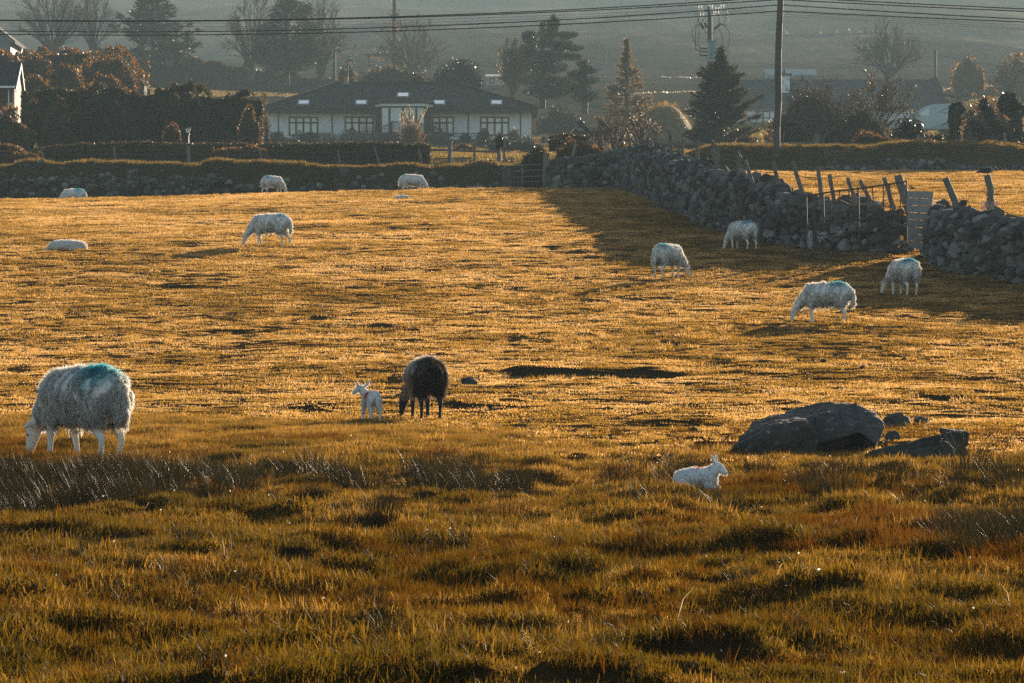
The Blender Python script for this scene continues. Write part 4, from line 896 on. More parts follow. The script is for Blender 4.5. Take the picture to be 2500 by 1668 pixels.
def bungalow():
    S = Site('bungalow', 'long white bungalow with dark hipped roof, roof lights and glazed bay', 976, 338, 333)
    S.box('wall', 656, 1297, 262, 352, 1.2, 10.5, M_white)
    e0, r0 = -.3, 6.0
    p = S.p; ez = 264
    v = [p(638, ez, e0), p(1313, ez, e0), p(1313, ez, 12.3), p(638, ez, 12.3), p(812, 192, r0), p(1117, 192, r0)]
    u = [q - Vector((0, 0, .10)) for q in v[:4]]
    poly('roof', v + u, [(0, 1, 5, 4), (1, 2, 5), (2, 3, 4, 5), (3, 0, 4), (6, 7, 8, 9), (0, 6, 7, 1), (1, 7, 8, 2), (2, 8, 9, 3), (3, 9, 6, 0)], M_tile, S.root)
    S.bars('fascia', [(638, 1313, 267.2, 273)], -.26, -.20, M_brown)
    S.bars('soffit', [(642, 1309, 269, 271)], -.19, 1.2, M_white)
    ridge = path_segs([v[0] + Vector((0, .1, .06)), v[4] + Vector((0, 0, .05)), v[5] + Vector((0, 0, .05)), v[1] + Vector((0, .1, .06))], .09)
    tubes('ridge_tiles', ridge, M_tile, S.root, 6)
    def onroof(Y, lift=.05): t = (ez - Y) / (ez - 192); return e0 + (r0 - e0) * t - lift
    def skylight(X0, X1, Y0, Y1, yf):
        def fr(xa, xb, ya, yb, l0, l1, nm, m, par):
            V = [p(xa, yb, yf(yb) - l0), p(xb, yb, yf(yb) - l0), p(xb - 0, ya, yf(ya) - l0), p(xa, ya, yf(ya) - l0)]; V += [q + Vector((0, -l1 * .4, l1)) for q in V]
            return poly(nm, V, [(3, 2, 1, 0), (4, 5, 6, 7), (0, 1, 5, 4), (1, 2, 6, 5), (2, 3, 7, 6), (3, 0, 4, 7)], m, par)
        f = fr(X0, X1, Y0, Y1, .0, .07, 'skylight', M_lead, S.root); fr(X0 + 3.2, X1 - 3.2, Y0 + 2.6, Y1 - 2.2, .0, .085, 'pane', M_mirror, f)
    for X0 in (725, 866, 1057, 1197): skylight(X0, X0 + 30, 243, 257, lambda Y: onroof(Y, .0))
    # bay
    S.box('chimney', 832, 843, 176, 196, 5.8, 6.2, M_terra); S.box('chimney_base', 829, 847, 189.5, 196, 5.6, 6.4, M_lead)
    bv = [p(930, 253, -2.4), p(1044, 253, -2.4), p(1062, 253, -1.0), p(1062, 253, 1.6), p(912, 253, 1.6), p(912, 253, -1.0), p(974, 223, .6), p(1000, 223, .6), p(974, 223, 3.6), p(1000, 223, 3.6)]
    lo = [q - Vector((0, 0, .10)) for q in bv[:6]]
    poly('bay_roof', bv + lo, [(0, 1, 7, 6), (1, 2, 7), (2, 3, 9, 7), (4, 5, 6, 8), (5, 0, 6), (6, 7, 9, 8)] + [(k, (k + 1) % 6, 10 + (k + 1) % 6, 10 + k) for k in range(6)] + [(10, 11, 12, 13, 14, 15)], M_tile, S.root)
    yb_ = lambda Y: -2.4 + 3.0 * (253 - Y) / 30
    skylight(969, 1000, 227, 241, lambda Y: yb_(Y) + .02)
    fz = [p(934, 256.3, -2.2), p(1040, 256.3, -2.2), p(1057, 256.3, -.8), p(1057, 256.3, 1.1), p(917, 256.3, 1.1), p(917, 256.3, -.8)]
    poly('bay_fascia', fz + [q - Vector((0, 0, .22)) for q in fz], [(k, (k + 1) % 6, 6 + (k + 1) % 6, 6 + k) for k in range(6)] + [(5, 4, 3, 2, 1, 0), (6, 7, 8, 9, 10, 11)], M_white, S.root)
    S.bars('bay_frame', [(930, 934, 263, 338), (950, 955, 263, 338), (955, 1016, 263, 266), (983, 988, 266, 336), (1015, 1020, 263, 338), (1036, 1040, 263, 338), (934, 950, 263, 266), (1020, 1036, 263, 266), (955, 983, 333, 338), (988, 1015, 333, 338)], -1.9, -1.75, M_brown)
    S.box('door', 955, 1015, 265, 336, -1.82, -1.78, M_pane); S.box('bay_window', 933, 951, 265, 336, -1.83, -1.78, M_pane); S.box('bay_window', 1019, 1037, 265, 336, -1.83, -1.78, M_pane)
    for a, b in ((918, 931), (1039, 1052)): S.box('bay_side', a, b, 263, 340, -1.5, 1.2, M_brown)
    for X0, X1 in ((703, 775), (840, 911), (1038, 1108), (1172, 1243)): S.window(X0, X1, 283, 330, 1.18, 4, 298)
    for X in (680, 811, 1143, 1271):
        a = S.p(X, 345, 0); b = S.p(X, 269, 0)
        pt = tubes('porch_post', [(a, b, .06, .06)], M_brown, S.root, 4); c = S.p(X, 280, 0)
        tubes('bracket', [(c, S.p(X - 10, 270, 0), .04, .04), (c, S.p(X + 10, 270, 0), .04, .04)], M_brown, pt, 4)
    for X in (652, 1293): S.box('corner_trim', X - 2, X + 2, 270, 345, 1.15, 1.35, M_white)
    # railings and steps
    def railing(X0, X1, Y0, Y1, h, b, n):
        segs = [(p(X0, Y0, b), p(X1, Y1, b), .045, .045), (p(X0, Y0 + h, b), p(X1, Y1 + h, b), .035, .035)]
        for k in range(n + 1):
            f = k / n; X = X0 + (X1 - X0) * f; Y = Y0 + (Y1 - Y0) * f; r_ = .05 if k in (0, n) else .02; segs.append((p(X, Y + h + (5 if k in (0, n) else 0), b), p(X, Y - (3 if k in (0, n) else 0), b), r_, r_))
        tubes('railing', segs, M_brown, S.root, 4)
    railing(880, 932, 306, 306, 20, -3.0, 8); railing(960, 988, 303, 303, 26, -3.2, 6); railing(1052, 1092, 306, 306, 22, -3.0, 8)
    railing(1026, 1050, 305, 318, 22, -3.3, 5); railing(1056, 1080, 311, 325, 20, -3.5, 5); railing(930, 958, 318, 306, 20, -3.3, 5); railing(1098, 1180, 331, 331, 6, -3.0, 12)
    S.box('deck', 876, 1096, 329, 345, -3.4, 1.15, M_brown)
    # end gable trim and side porch
    tubes('verge_brace', [(p(640, 276, .2), p(630, 330, .2), .07, .07), (p(1311, 276, .2), p(1300, 290, .2), .06, .06)], M_brown, S.root, 4)
bungalow()
def cottage():
    S = Site('cottage', 'long pale cottage with slate roof behind the shrubs at right', 2050, 335, 400)
    p = S.p
    S.box('wall', 1790, 2306, 263, 350, 0, 6.4, M_white)
    v = [p(1790, 264, -.25), p(2312, 264, -.25), p(2290, 189, 3.2), p(1800, 189, 3.2), p(1790, 264, 6.7), p(2312, 264, 6.7)]
    v2 = [q - Vector((0, 0, .14)) for q in v]
    poly('roof', v + v2, [(0, 1, 2, 3), (3, 2, 5, 4), (6, 9, 8, 7), (9, 10, 11, 8), (0, 6, 7, 1), (4, 5, 11, 10), (0, 3, 9, 6), (3, 4, 10, 9), (1, 7, 8, 2), (2, 8, 11, 5)], M_slate, S.root)
    k = [p(2306, 262, -.3), p(2318, 258, -.3), p(2298, 184, 3.2), p(2283, 184, 3.2), p(2283, 192, 3.2)]
    poly('verge', [p(2307, 263, -.35), p(2318, 260, -.35), p(2295, 182, 3.1), p(2284, 184, 3.1), p(2307, 263, -.05), p(2318, 260, -.05), p(2295, 182, 3.5), p(2284, 184, 3.5)], [(0, 1, 2, 3), (7, 6, 5, 4), (0, 4, 5, 1), (1, 5, 6, 2), (2, 6, 7, 3), (3, 7, 4, 0)], M_slate, S.root)
    ch = S.box('chimney', 1910, 1931, 182, 225, 1.6, 3.6, M_white); S.box('cap', 1906, 1935, 177, 182, 1.4, 3.8, M_slate, ch)
    tubes('pot', [(p(1919, 177, 2.6), p(1919, 166, 2.6), .16, .12)], M_slate, ch, 8)
    S.box('chimney', 1783, 1798, 184, 215, 2.4, 3.6, M_lead)
    S.window(1846, 1880, 271, 312, -.02, 2, 288, fw=2.2); S.window(2222, 2247, 268, 292, -.02, 1, None, fw=2.2)
    S.bars('gutter', [(1790, 2312, 266.6, 270)], -.32, -.2, M_lead)
cottage()
def small_house(name, label, X0, X1, Ye, Yr, Yb, d, depth, m_wall, m_roof, chim=None, hip=0):
    S = Site(name, label, (X0 + X1) / 2, Yb, d); p = S.p
    S.box('wall', X0, X1, Ye, Yb + 20, 0, depth, m_wall)
    o = (X1 - X0) * .02
    v = [p(X0 - o, Ye + 1, -.3), p(X1 + o, Ye + 1, -.3), p(X1 + o - hip, Yr, depth / 2), p(X0 - o + hip, Yr, depth / 2), p(X0 - o, Ye + 1, depth + .3), p(X1 + o, Ye + 1, depth + .3)]; v2 = [q - Vector((0, 0, .15)) for q in v]
    poly('roof', v + v2, [(0, 1, 2, 3), (3, 2, 5, 4), (6, 9, 8, 7), (9, 10, 11, 8), (0, 6, 7, 1), (4, 5, 11, 10), (0, 3, 9, 6), (3, 4, 10, 9), (1, 7, 8, 2), (2, 8, 11, 5)], m_roof, S.root)
    if not hip:
        for X in (X0, X1): poly('gable', [p(X - .6, Ye + 1, .02), p(X - .6, Ye + 1, depth - .02), p(X - .6, Yr + 3, depth / 2), p(X + .6, Ye + 1, .02), p(X + .6, Ye + 1, depth - .02), p(X + .6, Yr + 3, depth / 2)], [(0, 1, 2), (5, 4, 3), (0, 3, 4, 1), (1, 4, 5, 2), (2, 5, 3, 0)], m_wall, S.root)
    if chim: S.box('chimney', chim[0], chim[1], chim[2], Yr + 6, depth / 2 - .4, depth / 2 + .4, m_wall)
    return S
M_pale = solid('pale distant render', (.30, .33, .33), .9, 2, .1)
S = small_house('far_house', 'faint pale house far behind the cottage chimney', 1872, 1992, 181, 165, 205, 560, 7, M_pale, M_pale, (1866, 1870, 163)); S.window(1940, 1952, 186, 200, -.02, 1, None)
S = small_house('far_house', 'faint pale house gable showing between the dark evergreen and the golden larch', 1452, 1474, 168, 154, 205, 580, 6, M_pale, M_slate, None); S.window(1456, 1463, 170, 182, -.02, 1, None)
S = small_house('far_house', 'pale hazy building edge between the bungalow roof and the bare larch', 1186, 1228, 186, 178, 215, 520, 6, M_pale, M_pale, None); S.window(1196, 1206, 190, 204, -.02, 1, None)
M_gable = solid('cream gable render', (.50, .45, .40), .9, 2, .15)
def left_house():
    S = Site('house', 'house at the left edge with dark tiled roof and sunlit white gable', 46, 255, 225, rz=R(3.2)); p = S.p
    p = S.p; e = .55
    S.box('wall', -200, 30, 212, 300, 0, 7.4, M_brick)
    v = [p(-205, 213, -.4), p(39, 213, -.4), p(40, 141, 3.7), p(-205, 141, 3.7), p(-205, 213, 7.8), p(39, 213, 7.8)]; v2 = [q - Vector((0, 0, .12)) for q in v]
    poly('roof', v + v2, [(0, 1, 2, 3), (3, 2, 5, 4), (6, 9, 8, 7), (9, 10, 11, 8), (0, 6, 7, 1), (4, 5, 11, 10), (0, 3, 9, 6), (3, 4, 10, 9), (1, 7, 8, 2), (2, 8, 11, 5)], M_tile, S.root)
    g = [p(30.3, 300, -.02), p(30.3, 213, -.02), p(30.3, 146, 3.7), p(30.3, 213, 7.42), p(30.3, 300, 7.42)]; g2 = [q + Vector((.12, 0, 0)) for q in g]
    poly('gable', g + g2, [(0, 1, 2, 3, 4), (9, 8, 7, 6, 5)] + [(k, (k + 1) % 5, 5 + (k + 1) % 5, 5 + k) for k in range(5)], M_gable, S.root)
    for a, b in ((-.45, 3.7), (7.85, 3.7)):
        q = [p(39.4, 214.5, a), p(40.4, 142, b)]; w = [q[0], q[1], q[1] - Vector((0, 0, .28)), q[0] - Vector((0, 0, .28))]; w2 = [z + Vector((.05, 0, 0)) for z in w]
        poly('bargeboard', w + w2, [(0, 1, 2, 3), (7, 6, 5, 4), (0, 4, 5, 1), (1, 5, 6, 2), (2, 6, 7, 3), (3, 7, 4, 0)], M_lead, S.root)
    S.bars('gutter', [(-205, 38, 211.5, 216.5)], -.55, -.42, M_white); S.bars('downpipe', [(20, 23, 217, 300)], -.12, -.03, M_white)
left_house()
def gable_house():
    S = Site('far_house', 'grey roof verge of a house above the gorse at upper left', -60, 150, 330); p = S.p
    S.box('wall', -170, 26, 100, 170, 0, 8, M_lead)
    v = [p(-72, 14, -.4), p(38, 101, -.4), p(-182, 101, -.4), p(-72, 14, 8), p(38, 101, 8), p(-182, 101, 8)]; v2 = [q - Vector((0, 0, .22)) for q in v]
    poly('roof', v + v2, [(0, 1, 4, 3), (0, 3, 5, 2), (6, 9, 10, 7), (6, 8, 11, 9), (0, 6, 7, 1), (0, 2, 8, 6), (1, 7, 10, 4), (2, 5, 11, 8), (3, 4, 10, 9), (3, 9, 11, 5)], M_slate, S.root)
    poly('gable', [p(-72, 20, -.02), p(26, 100, -.02), p(-170, 100, -.02), p(-72, 20, .1), p(26, 100, .1), p(-170, 100, .1)], [(0, 1, 2), (5, 4, 3), (0, 3, 4, 1), (1, 4, 5, 2), (2, 5, 3, 0)], M_lead, S.root)
gable_house()
def shed():
    S = Site('garden_shed', 'small dark shed gable beyond the thin hedge right of the bungalow', 1416, 345, 262); p = S.p
    w = [p(1392, 326, 0), p(1441, 326, 0), p(1416, 302, 0), p(1392, 352, 0), p(1441, 352, 0)]; w2 = [q + Vector((0, 3, 0)) for q in w]
    poly('wall', w + w2, [(3, 4, 1, 2, 0), (5, 7, 6, 9, 8), (3, 0, 5, 8), (0, 2, 7, 5), (2, 1, 6, 7), (1, 4, 9, 6), (4, 3, 8, 9)], M_brown, S.root)
    for s, X in ((1, 1449), (-1, 1383)):
        r_ = [p(1416, 296, -.3), p(X, 331, -.3), p(X, 331, 3.3), p(1416, 296, 3.3)]; r2 = [q + Vector((0, 0, .08)) for q in r_]
        poly('roof', r_ + r2, [(0, 1, 2, 3), (7, 6, 5, 4), (0, 4, 5, 1), (1, 5, 6, 2), (2, 6, 7, 3), (3, 7, 4, 0)], M_slate, S.root)
    S.box('gable_panel', 1408, 1424, 312, 320, -.04, .0, M_lead)
shed()
def van():
    S = Site('van', 'light blue grey van parked behind the ivy in front of the cottage end', 2255, 325, 330, 'van'); p = S.p
    M_body = solid('van paint', (.34, .45, .47), .25, 2, .08, spec=.6); M_tyre = solid('tyre', (.02, .02, .02), .8, 8, .2)
    prof = [(2176, 316), (2172, 300), (2180, 290), (2222, 285), (2262, 260), (2275, 255.5), (2322, 253), (2330, 257), (2331, 316)]
    bm = bmesh.new(); L_, R_ = [], []
    for X, Y in prof: L_.append(bm.verts.new(p(X, Y, -.05))); R_.append(bm.verts.new(p(X, Y, 1.85)))
    n = len(prof); bm.faces.new(L_); bm.faces.new(R_[::-1])
    for k in range(n): bm.faces.new([L_[k], L_[(k + 1) % n], R_[(k + 1) % n], R_[k]])
    bmesh.ops.bevel(bm, geom=bm.edges[:], offset=.07, segments=3, affect='EDGES', profile=.6)
    bm_obj('body', bm, M_body, S.root, smooth=True)
    poly('windscreen', [p(2226, 281.5, .12), p(2259, 261.5, .16), p(2259, 261.5, 1.64), p(2226, 281.5, 1.68), p(2225, 281, .12), p(2258, 261, .16), p(2258, 261, 1.64), p(2225, 281, 1.68)], [(0, 1, 2, 3), (7, 6, 5, 4), (0, 4, 5, 1), (1, 5, 6, 2), (2, 6, 7, 3), (3, 7, 4, 0)], M_pane, S.root)
    poly('side_window', [p(2238, 283, -.06), p(2268, 283, -.06), p(2268, 264, -.06), p(2262, 264, -.06), p(2238, 283, -.08), p(2268, 283, -.08), p(2268, 264, -.08), p(2262, 264, -.08)], [(0, 1, 2, 3), (7, 6, 5, 4), (0, 4, 5, 1), (1, 5, 6, 2), (2, 6, 7, 3), (3, 7, 4, 0)], M_pane, S.root)
    for X in (2200, 2306):
        for b in (-.10, 1.75):
            w = tubes('wheel', [(p(X, 315, b), p(X, 315, b + .2), .34, .34)], M_tyre, S.root, 18); tubes('hub', [(p(X, 315, b - .02), p(X, 315, b + .22), .17, .17)], M_lead, w, 12)
    S.box('headlight', 2172.5, 2176, 293, 299, .1, .4, M_pane); S.box('tail_light', 2329.5, 2331.6, 288, 298, .0, .2, M_terra)
van()

# ---------------------------------------------------------------- poles, wires, lamp
M_pole = solid('tarred pole', (.075, .06, .05), .8, 5, .35, sv=(1, 1, .1))
M_cable = solid('black cable', (.012, .012, .013), .5, 5, .1)
M_porc = island('white glass insulator', [(0, (.85, .85, .83)), (1, (.9, .9, .88))], trans=.65, rough=.2, spec=.6, tcol=1.0)
dN = 175.6
NP = [P(1894, 392, dN), P(1907, -70, dN)]
rt = empty('utility_pole', NP[0]); tag(rt, 'tall wooden pole running out of the top of the picture at right', 'utility pole'); i0 = rt.location
tubes('pole', [(a - i0, b - i0, r0, r1) for a, b, r0, r1 in post_segs(NP[0] - Vector((0, 0, .8)), NP[1], .145, 5, 8)], M_pole, rt, 12)
for Y in (-4, 12, 27): tubes('bolt', [(P(1904, Y, dN - .16) - i0, P(1904, Y, dN + .16) - i0, .03, .03)], M_lead, rt, 8)
tubes('earth_wire', path_segs([P(1905.5, 320, dN - .02) - i0 + Vector((.16, -.05, 0)), P(1899, 380, dN) - i0 + Vector((.17, -.05, 0))], .018), M_lead, rt, 5)
def wire(label, pts, r, grp):
    o = tubes('power_line', path_segs(pts, r), M_cable, None, 5); tag(o, label, 'power line', grp)
G1 = 'overhead cables on the tall near pole'
for nm, yl, ym, yr in (('topmost', -8, 51, 22), ('second', -1, 52.5, 28), ('third', 12, 78, 47), ('lowest', 27, 86, 54)):
    Xs = np.linspace(1904, -500, 40); c = (ym - yl) / (1604.0 ** 2)
    wire(f'{nm} thick black cable sweeping left from the tall pole', [P(X, ym - c * (X - 300) ** 2, dN) for X in Xs], .024, G1)
    Xs = np.linspace(1904, 3000, 18)
    wire(f'{nm} thick black cable dropping right from the tall pole', [P(X, yl + (yr - yl) * ((X - 1904) / 596) * (1.14 - .14 * (X - 1904) / 596), dN) for X in Xs], .024, G1)
# transformer pole
dT = 282.0
rt = empty('transformer_pole', P(1733, 345, dT)); tag(rt, 'transformer pole with white insulators and grey tank behind the spruce', 'utility pole'); iT = rt.location
def T(X, Y, b=0.0): return P(X, Y, dT) + Vector((0, b, 0)) - iT
tubes('pole', [(T(1733, 352), T(1733, 16), .19, .15)], M_pole, rt, 12)
tubes('crossarm', [(T(1704, 27, -.18), T(1772, 25, -.18), .06, .06)], M_pole, rt, 4)
for X, Y in ((1711, 22), (1715, 32), (1737, 21), (1741, 33), (1752, 26), (1765, 20)):
    o = tubes('insulator', [(T(X + dx, Y + dy, -.3), T(X + dx + 3.6, Y + dy, -.3), .15, .15) for dx in (-5.5, 1.2) for dy in (-3.2, 3.2)], M_porc, rt, 10)
M_tank = solid('grey green tank', (.28, .35, .34), .5, 3, .1)
a, b = T(1727, 153, -.75), T(1746, 103, -.2)
tk = boxes('transformer', [((a.x, a.y, a.z), (b.x, b.y, b.z))], M_tank, rt, .04); boxes('lid', [((a.x - .06, a.y - .05, b.z), (b.x + .06, b.y + .03, b.z + .07))], M_tank, tk); boxes('fin', [((a.x + .22, a.y - .04, a.z + .3), (a.x + .26, a.y - .004, b.z - .05)), ((a.x - .05, a.y - .05, a.z + .26), (b.x + .05, a.y - .003, a.z + .30))], M_lead, tk)
for Y in (120, 128, 137):
    tubes('bushing', [(T(1726, Y, -.4), T(1711, Y, -.4), .06, .045), (T(1711, Y, -.4), T(1707, Y - 6, -.4), .05, .03)], M_cable, rt, 6); tubes('bushing', [(T(1747, Y, -.4), T(1761, Y, -.4), .06, .045)], M_cable, rt, 6)
for X, Y, X2, Y2 in ((1710, 59, 1717, 71), (1720, 57, 1725, 69), (1743, 72, 1754, 63), (1752, 66, 1758, 59)): tubes('fuse', [(T(X, Y, -.4), T(X2, Y2, -.4), .08, .09)], M_cable, rt, 6)
for cp in ([(1703, 34), (1702, 58), (1690, 75), (1691, 95), (1700, 110), (1707, 114)], [(1722, 40), (1712, 56), (1700, 66), (1697, 90), (1698, 120), (1706, 127)], [(1704, 45), (1706, 60), (1706, 85), (1704, 108), (1708, 116)], [(1752, 38), (1757, 55), (1763, 62), (1775, 60), (1776, 40), (1774, 28)], [(1764, 60), (1779, 78), (1780, 100), (1775, 120), (1762, 128)], [(1755, 70), (1762, 90), (1764, 110), (1760, 119)], [(1767, 40), (1770, 52), (1762, 62)], [(1718, 72), (1722, 80), (1730, 82)], [(1742, 74), (1744, 80), (1737, 84)], [(1724, 140), (1723, 150), (1726, 153)]):
    q = [T(X, Y, -.35) for X, Y in cp]; fine = []
    for k in range(len(q) - 1):
        p0, p1, p2, p3 = q[max(k - 1, 0)], q[k], q[k + 1], q[min(k + 2, len(q) - 1)]
        for t in (0, .33, .66): fine.append(.5 * ((2 * p1) + (p2 - p0) * t + (2 * p0 - 5 * p1 + 4 * p2 - p3) * t * t + (3 * p1 - p0 - 3 * p2 + p3) * t ** 3))
    fine.append(q[-1]); tubes('jumper_cable', path_segs(fine, .02), M_cable, rt, 5)
G2 = 'thin wires on the transformer pole'
for k, (nm, Y0, ym, yr) in enumerate((('upper', 22, 58, 62), ('middle', 27, 66, 68), ('lower', 32, 72, 73))):
    Xs = np.linspace(1708, -400, 30); c = (ym - Y0) / (1408.0 ** 2)
    wire(f'{nm} thin wire running left from the transformer pole', [P(X, ym - c * (X - 300) ** 2, dT) for X in Xs], .011, G2)
    Xs = np.linspace(1768, 2900, 14); wire(f'{nm} thin wire running right from the transformer pole', [P(X, Y0 + (yr - Y0) * (X - 1768) / 732, dT) for X in Xs], .011, G2)
def pole_far(label, X, Yt, Yb, d, r, fit=True):
    rt = empty('utility_pole', P(X, Yb, d)); tag(rt, label, 'utility pole'); i_ = rt.location
    tubes('pole', [(P(X, Yb, d) - i_, P(X + 1, Yt, d) - i_, r, r * .85)], M_pole, rt, 8)
    if fit:
        tubes('crossarm', [(P(X - 6, Yt + 8, d) - i_, P(X + 14, Yt + 4, d) - i_, .05, .05), (P(X, Yt + 2, d) - i_, P(X + 14, Yt + 6, d) - i_, .04, .04)], M_pole, rt, 5)
        for dx, dy in ((-5, 6), (8, 0), (14, 3), (15, 13), (-5, 30)): tubes('insulator', [(P(X + dx, Yt + dy, d) - i_, P(X + dx, Yt + dy - 4, d) - i_, .1, .07)], M_lead, rt, 6)
pole_far('pole with crossarm and insulators rising behind the bungalow chimney', 816, 118, 215, 392, .15)
pole_far('short thin pole just right of the bungalow chimney', 848, 143, 215, 388, .09)
pole_far('plain pole standing at the right end of the cottage roof', 2283, 123, 215, 428, .15, False)
wire('thin wire sagging between the hidden tree and the pole at the cottage end', [P(2060 + 223 * f, 166 - 32 * f + 28 * f * (1 - f), 428) for f in np.linspace(0, 1, 10)], .02, 'thin service wires')
wire('thin wire dropping right from the pole at the cottage end', [P(2283 + 417 * f, 134 + 60 * f + 18 * f * (1 - f), 428) for f in np.linspace(0, 1, 10)], .02, 'thin service wires')
wire('thin service wire above the dark bush right of the bungalow ridge', [P(1095 + 160 * f, 157 + 12 * f, 392) for f in np.linspace(0, 1, 6)], .02, 'thin service wires')
# lamp
dL = 196.0
rt = empty('garden_lamp', P(459, 352, dL)); tag(rt, 'black garden lamp post with white lantern against the dark hedge', 'lamp post'); iL = rt.location
def Lp(X, Y): return P(X, Y, dL) - iL
M_blk = solid('black iron', (.02, .02, .022), .5, 9, .2)
tubes('post', [(Lp(459.5, 368), Lp(459.5, 327), .045, .035), (Lp(459.5, 329), Lp(459.5, 326), .08, .06)], M_blk, rt, 8)
M_lglass = solid('lantern glass', (.85, .84, .80), .2, 3, .05, spec=.6)
c_ = Lp(459, 0)
def frus(name, Y0, Y1, w0, w1, m, parent):
    z0, z1 = Lp(0, Y0).z, Lp(0, Y1).z; v = [Vector((c_.x + a * w, b * w, z)) for z, w in ((z0, w0), (z1, w1)) for a, b in ((-1, -1), (1, -1), (1, 1), (-1, 1))]
    return poly(name, v, [(3, 2, 1, 0), (4, 5, 6, 7), (0, 1, 5, 4), (1, 2, 6, 5), (2, 3, 7, 6), (3, 0, 4, 7)], m, parent)
ln = frus('lantern', 325, 314, .075, .125, M_lglass, rt); frus('lantern_cap', 314, 308.5, .15, .03, M_blk, rt)
# ---------------------------------------------------------------- vegetation
def leafq(p, size, g, aspect=.5, updir=None, along=None):
    n = len(p); a = g.normal(0, 1, (n, 3)) if along is None else along + g.normal(0, .35, (n, 3)); a /= np.linalg.norm(a, axis=1)[:, None]
    b = np.cross(a, g.normal(0, 1, (n, 3))); b /= np.maximum(np.linalg.norm(b, axis=1), 1e-6)[:, None]
    L = (np.asarray(size) * np.exp(g.normal(0, .3, n)))[:, None]; a = a * L * .5; b = b * L * aspect * .5
    V = np.stack([p - a, p + b, p + a, p - b], 1).reshape(-1, 3)
    return V, np.arange(n)[:, None] * 4 + np.arange(4)[None]
def leafm(name, cols, trans=.35, spec=.3, rough=.5, tcol=1.3): return island(name, cols, trans=trans, rough=rough, spec=spec, tcol=tcol)
ML_hedge = leafm('hedge leaf', [(0, (.018, .017, .009)), (.65, (.075, .058, .03)), (1, (.19, .12, .05))], .3, .06)
ML_gorse = leafm('gorse tips', [(0, (.025, .022, .010)), (.55, (.07, .042, .015)), (.8, (.26, .12, .024)), (1, (.48, .21, .035))], .35, .15, tcol=1.4)
ML_spruce = leafm('spruce needles', [(0, (.016, .017, .012)), (.7, (.05, .045, .025)), (1, (.16, .12, .06))], .35, .2, tcol=1.4)
ML_pine = leafm('evergreen needles', [(0, (.014, .018, .016)), (.7, (.035, .04, .028)), (1, (.07, .06, .035))], .25, .05)
ML_larch = leafm('larch needles', [(0, (.10, .07, .035)), (.6, (.19, .125, .06)), (1, (.28, .19, .10))], .4, .1)
ML_ivy = leafm('ivy leaf', [(0, (.012, .014, .008)), (.7, (.035, .035, .016)), (1, (.08, .06, .025))], .12, .6, rough=.28)
ML_shrub = leafm('garden shrub leaf', [(0, (.03, .034, .02)), (.6, (.05, .052, .03)), (1, (.10, .085, .045))], .2, .08)
ML_brown = leafm('brown bramble leaf', [(0, (.06, .035, .02)), (.6, (.14, .075, .035)), (1, (.28, .15, .06))], .4, .08)
ML_gold = leafm('yellow blossom', [(0, (.45, .27, .08)), (1, (.65, .42, .15))], .5, .2)
ML_straw = leafm('straw blades', [(0, (.28, .2, .12)), (1, (.60, .50, .38))], .45, .5, rough=.3)
ML_flax = leafm('flax blades', [(0, (.05, .055, .04)), (.7, (.13, .12, .09)), (1, (.40, .36, .30))], .2, .9, rough=.2)
M_bark = solid('bark', (.085, .065, .05), .9, 6, .35, sv=(1, 1, .25))
M_twig = solid('bare twig', (.14, .10, .07), .8, 6, .35)
M_inner = solid('dark bush core', (.018, .015, .010), .95, 4, .3)  # for solid cores added inside bushes and hedges to stop light leaks
def dome(name, label, cat, X0, X1, Yt, Yb, d, n, leaf, m, seed, depth=None, group=None, lumps=26, stem=True, fill=.18, part='foliage', along=None, aspect=.5, square=.0, inner=True, base=None):
    """rounded bush: lumps of leaves on a dome"""
    g = np.random.default_rng(seed); s = d / F; w = (X1 - X0) * s / 2; h = (Yb - Yt) * s; dp = depth or w * .8
    o = P((X0 + X1) / 2, Yb, d); rt = empty(name, o); tag(rt, label, cat, group)
    cs, rs = [], []
    for k in range(lumps):
        while True:
            u = g.uniform(-1, 1, 3); u[2] = g.uniform(0, 1)
            if (np.abs(u) ** (2 + square)).sum() < 1: break
        rr = g.uniform(.16, .42)
        cs.append([u[0] * (1 - rr) * w, u[1] * (1 - rr) * dp, u[2] * (1 - rr * .9) * h]); rs.append(rr)
    cs = np.array(cs); rs = np.array(rs)
    # an anchor lump so the bush fills its outline
    cs = np.concatenate([cs, [[0, 0, .42 * h], [-.5 * w, 0, .26 * h], [.5 * w, 0, .22 * h]]]); rs = np.concatenate([rs, [.48, .42, .42]])
    R3 = rs[:, None] * np.array([[w, dp, h * .85]]); R3[:, :] = np.minimum(R3, np.array([[w, dp, h]]) * .6)
    ar = (R3[:, 0] * R3[:, 2]); i = g.choice(len(cs), n, p=ar / ar.sum()); v = g.normal(0, 1, (n, 3)); v /= np.linalg.norm(v, axis=1)[:, None]
    rad = 1 - np.abs(g.normal(0, fill, n)) + g.normal(0, .05, n)
    wv = .22 * min(w, h); p = cs[i] + v * R3[i] * rad[:, None]; fq = 2.2 / max(min(w, h), .3); p = p + v * (1.5 * wv * (vnoise(p[:, 0] * fq + p[:, 1], p[:, 2] * fq + p[:, 1] * .7, seed) - .35) + wv * .6 * (vnoise(p[:, 0] * fq * 2.6, p[:, 2] * fq * 2.6, seed + 1) - .4))[:, None]; ok = p[:, 2] > -.1; p = p[ok]; v = v[ok]
    al = None if along is None else v * along + np.array([0, 0, .3])
    V, q = leafq(p, leaf, g, aspect, along=al); link(part, np_mesh(part, V, [q]), m, rt)
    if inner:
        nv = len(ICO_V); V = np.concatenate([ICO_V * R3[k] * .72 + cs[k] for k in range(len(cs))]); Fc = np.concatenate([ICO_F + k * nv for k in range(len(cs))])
        link('branches', np_mesh('branches', V, [Fc]), M_inner, rt, smooth=True)  # solid dark lumps, added against light leaking between the leaves
    return rt
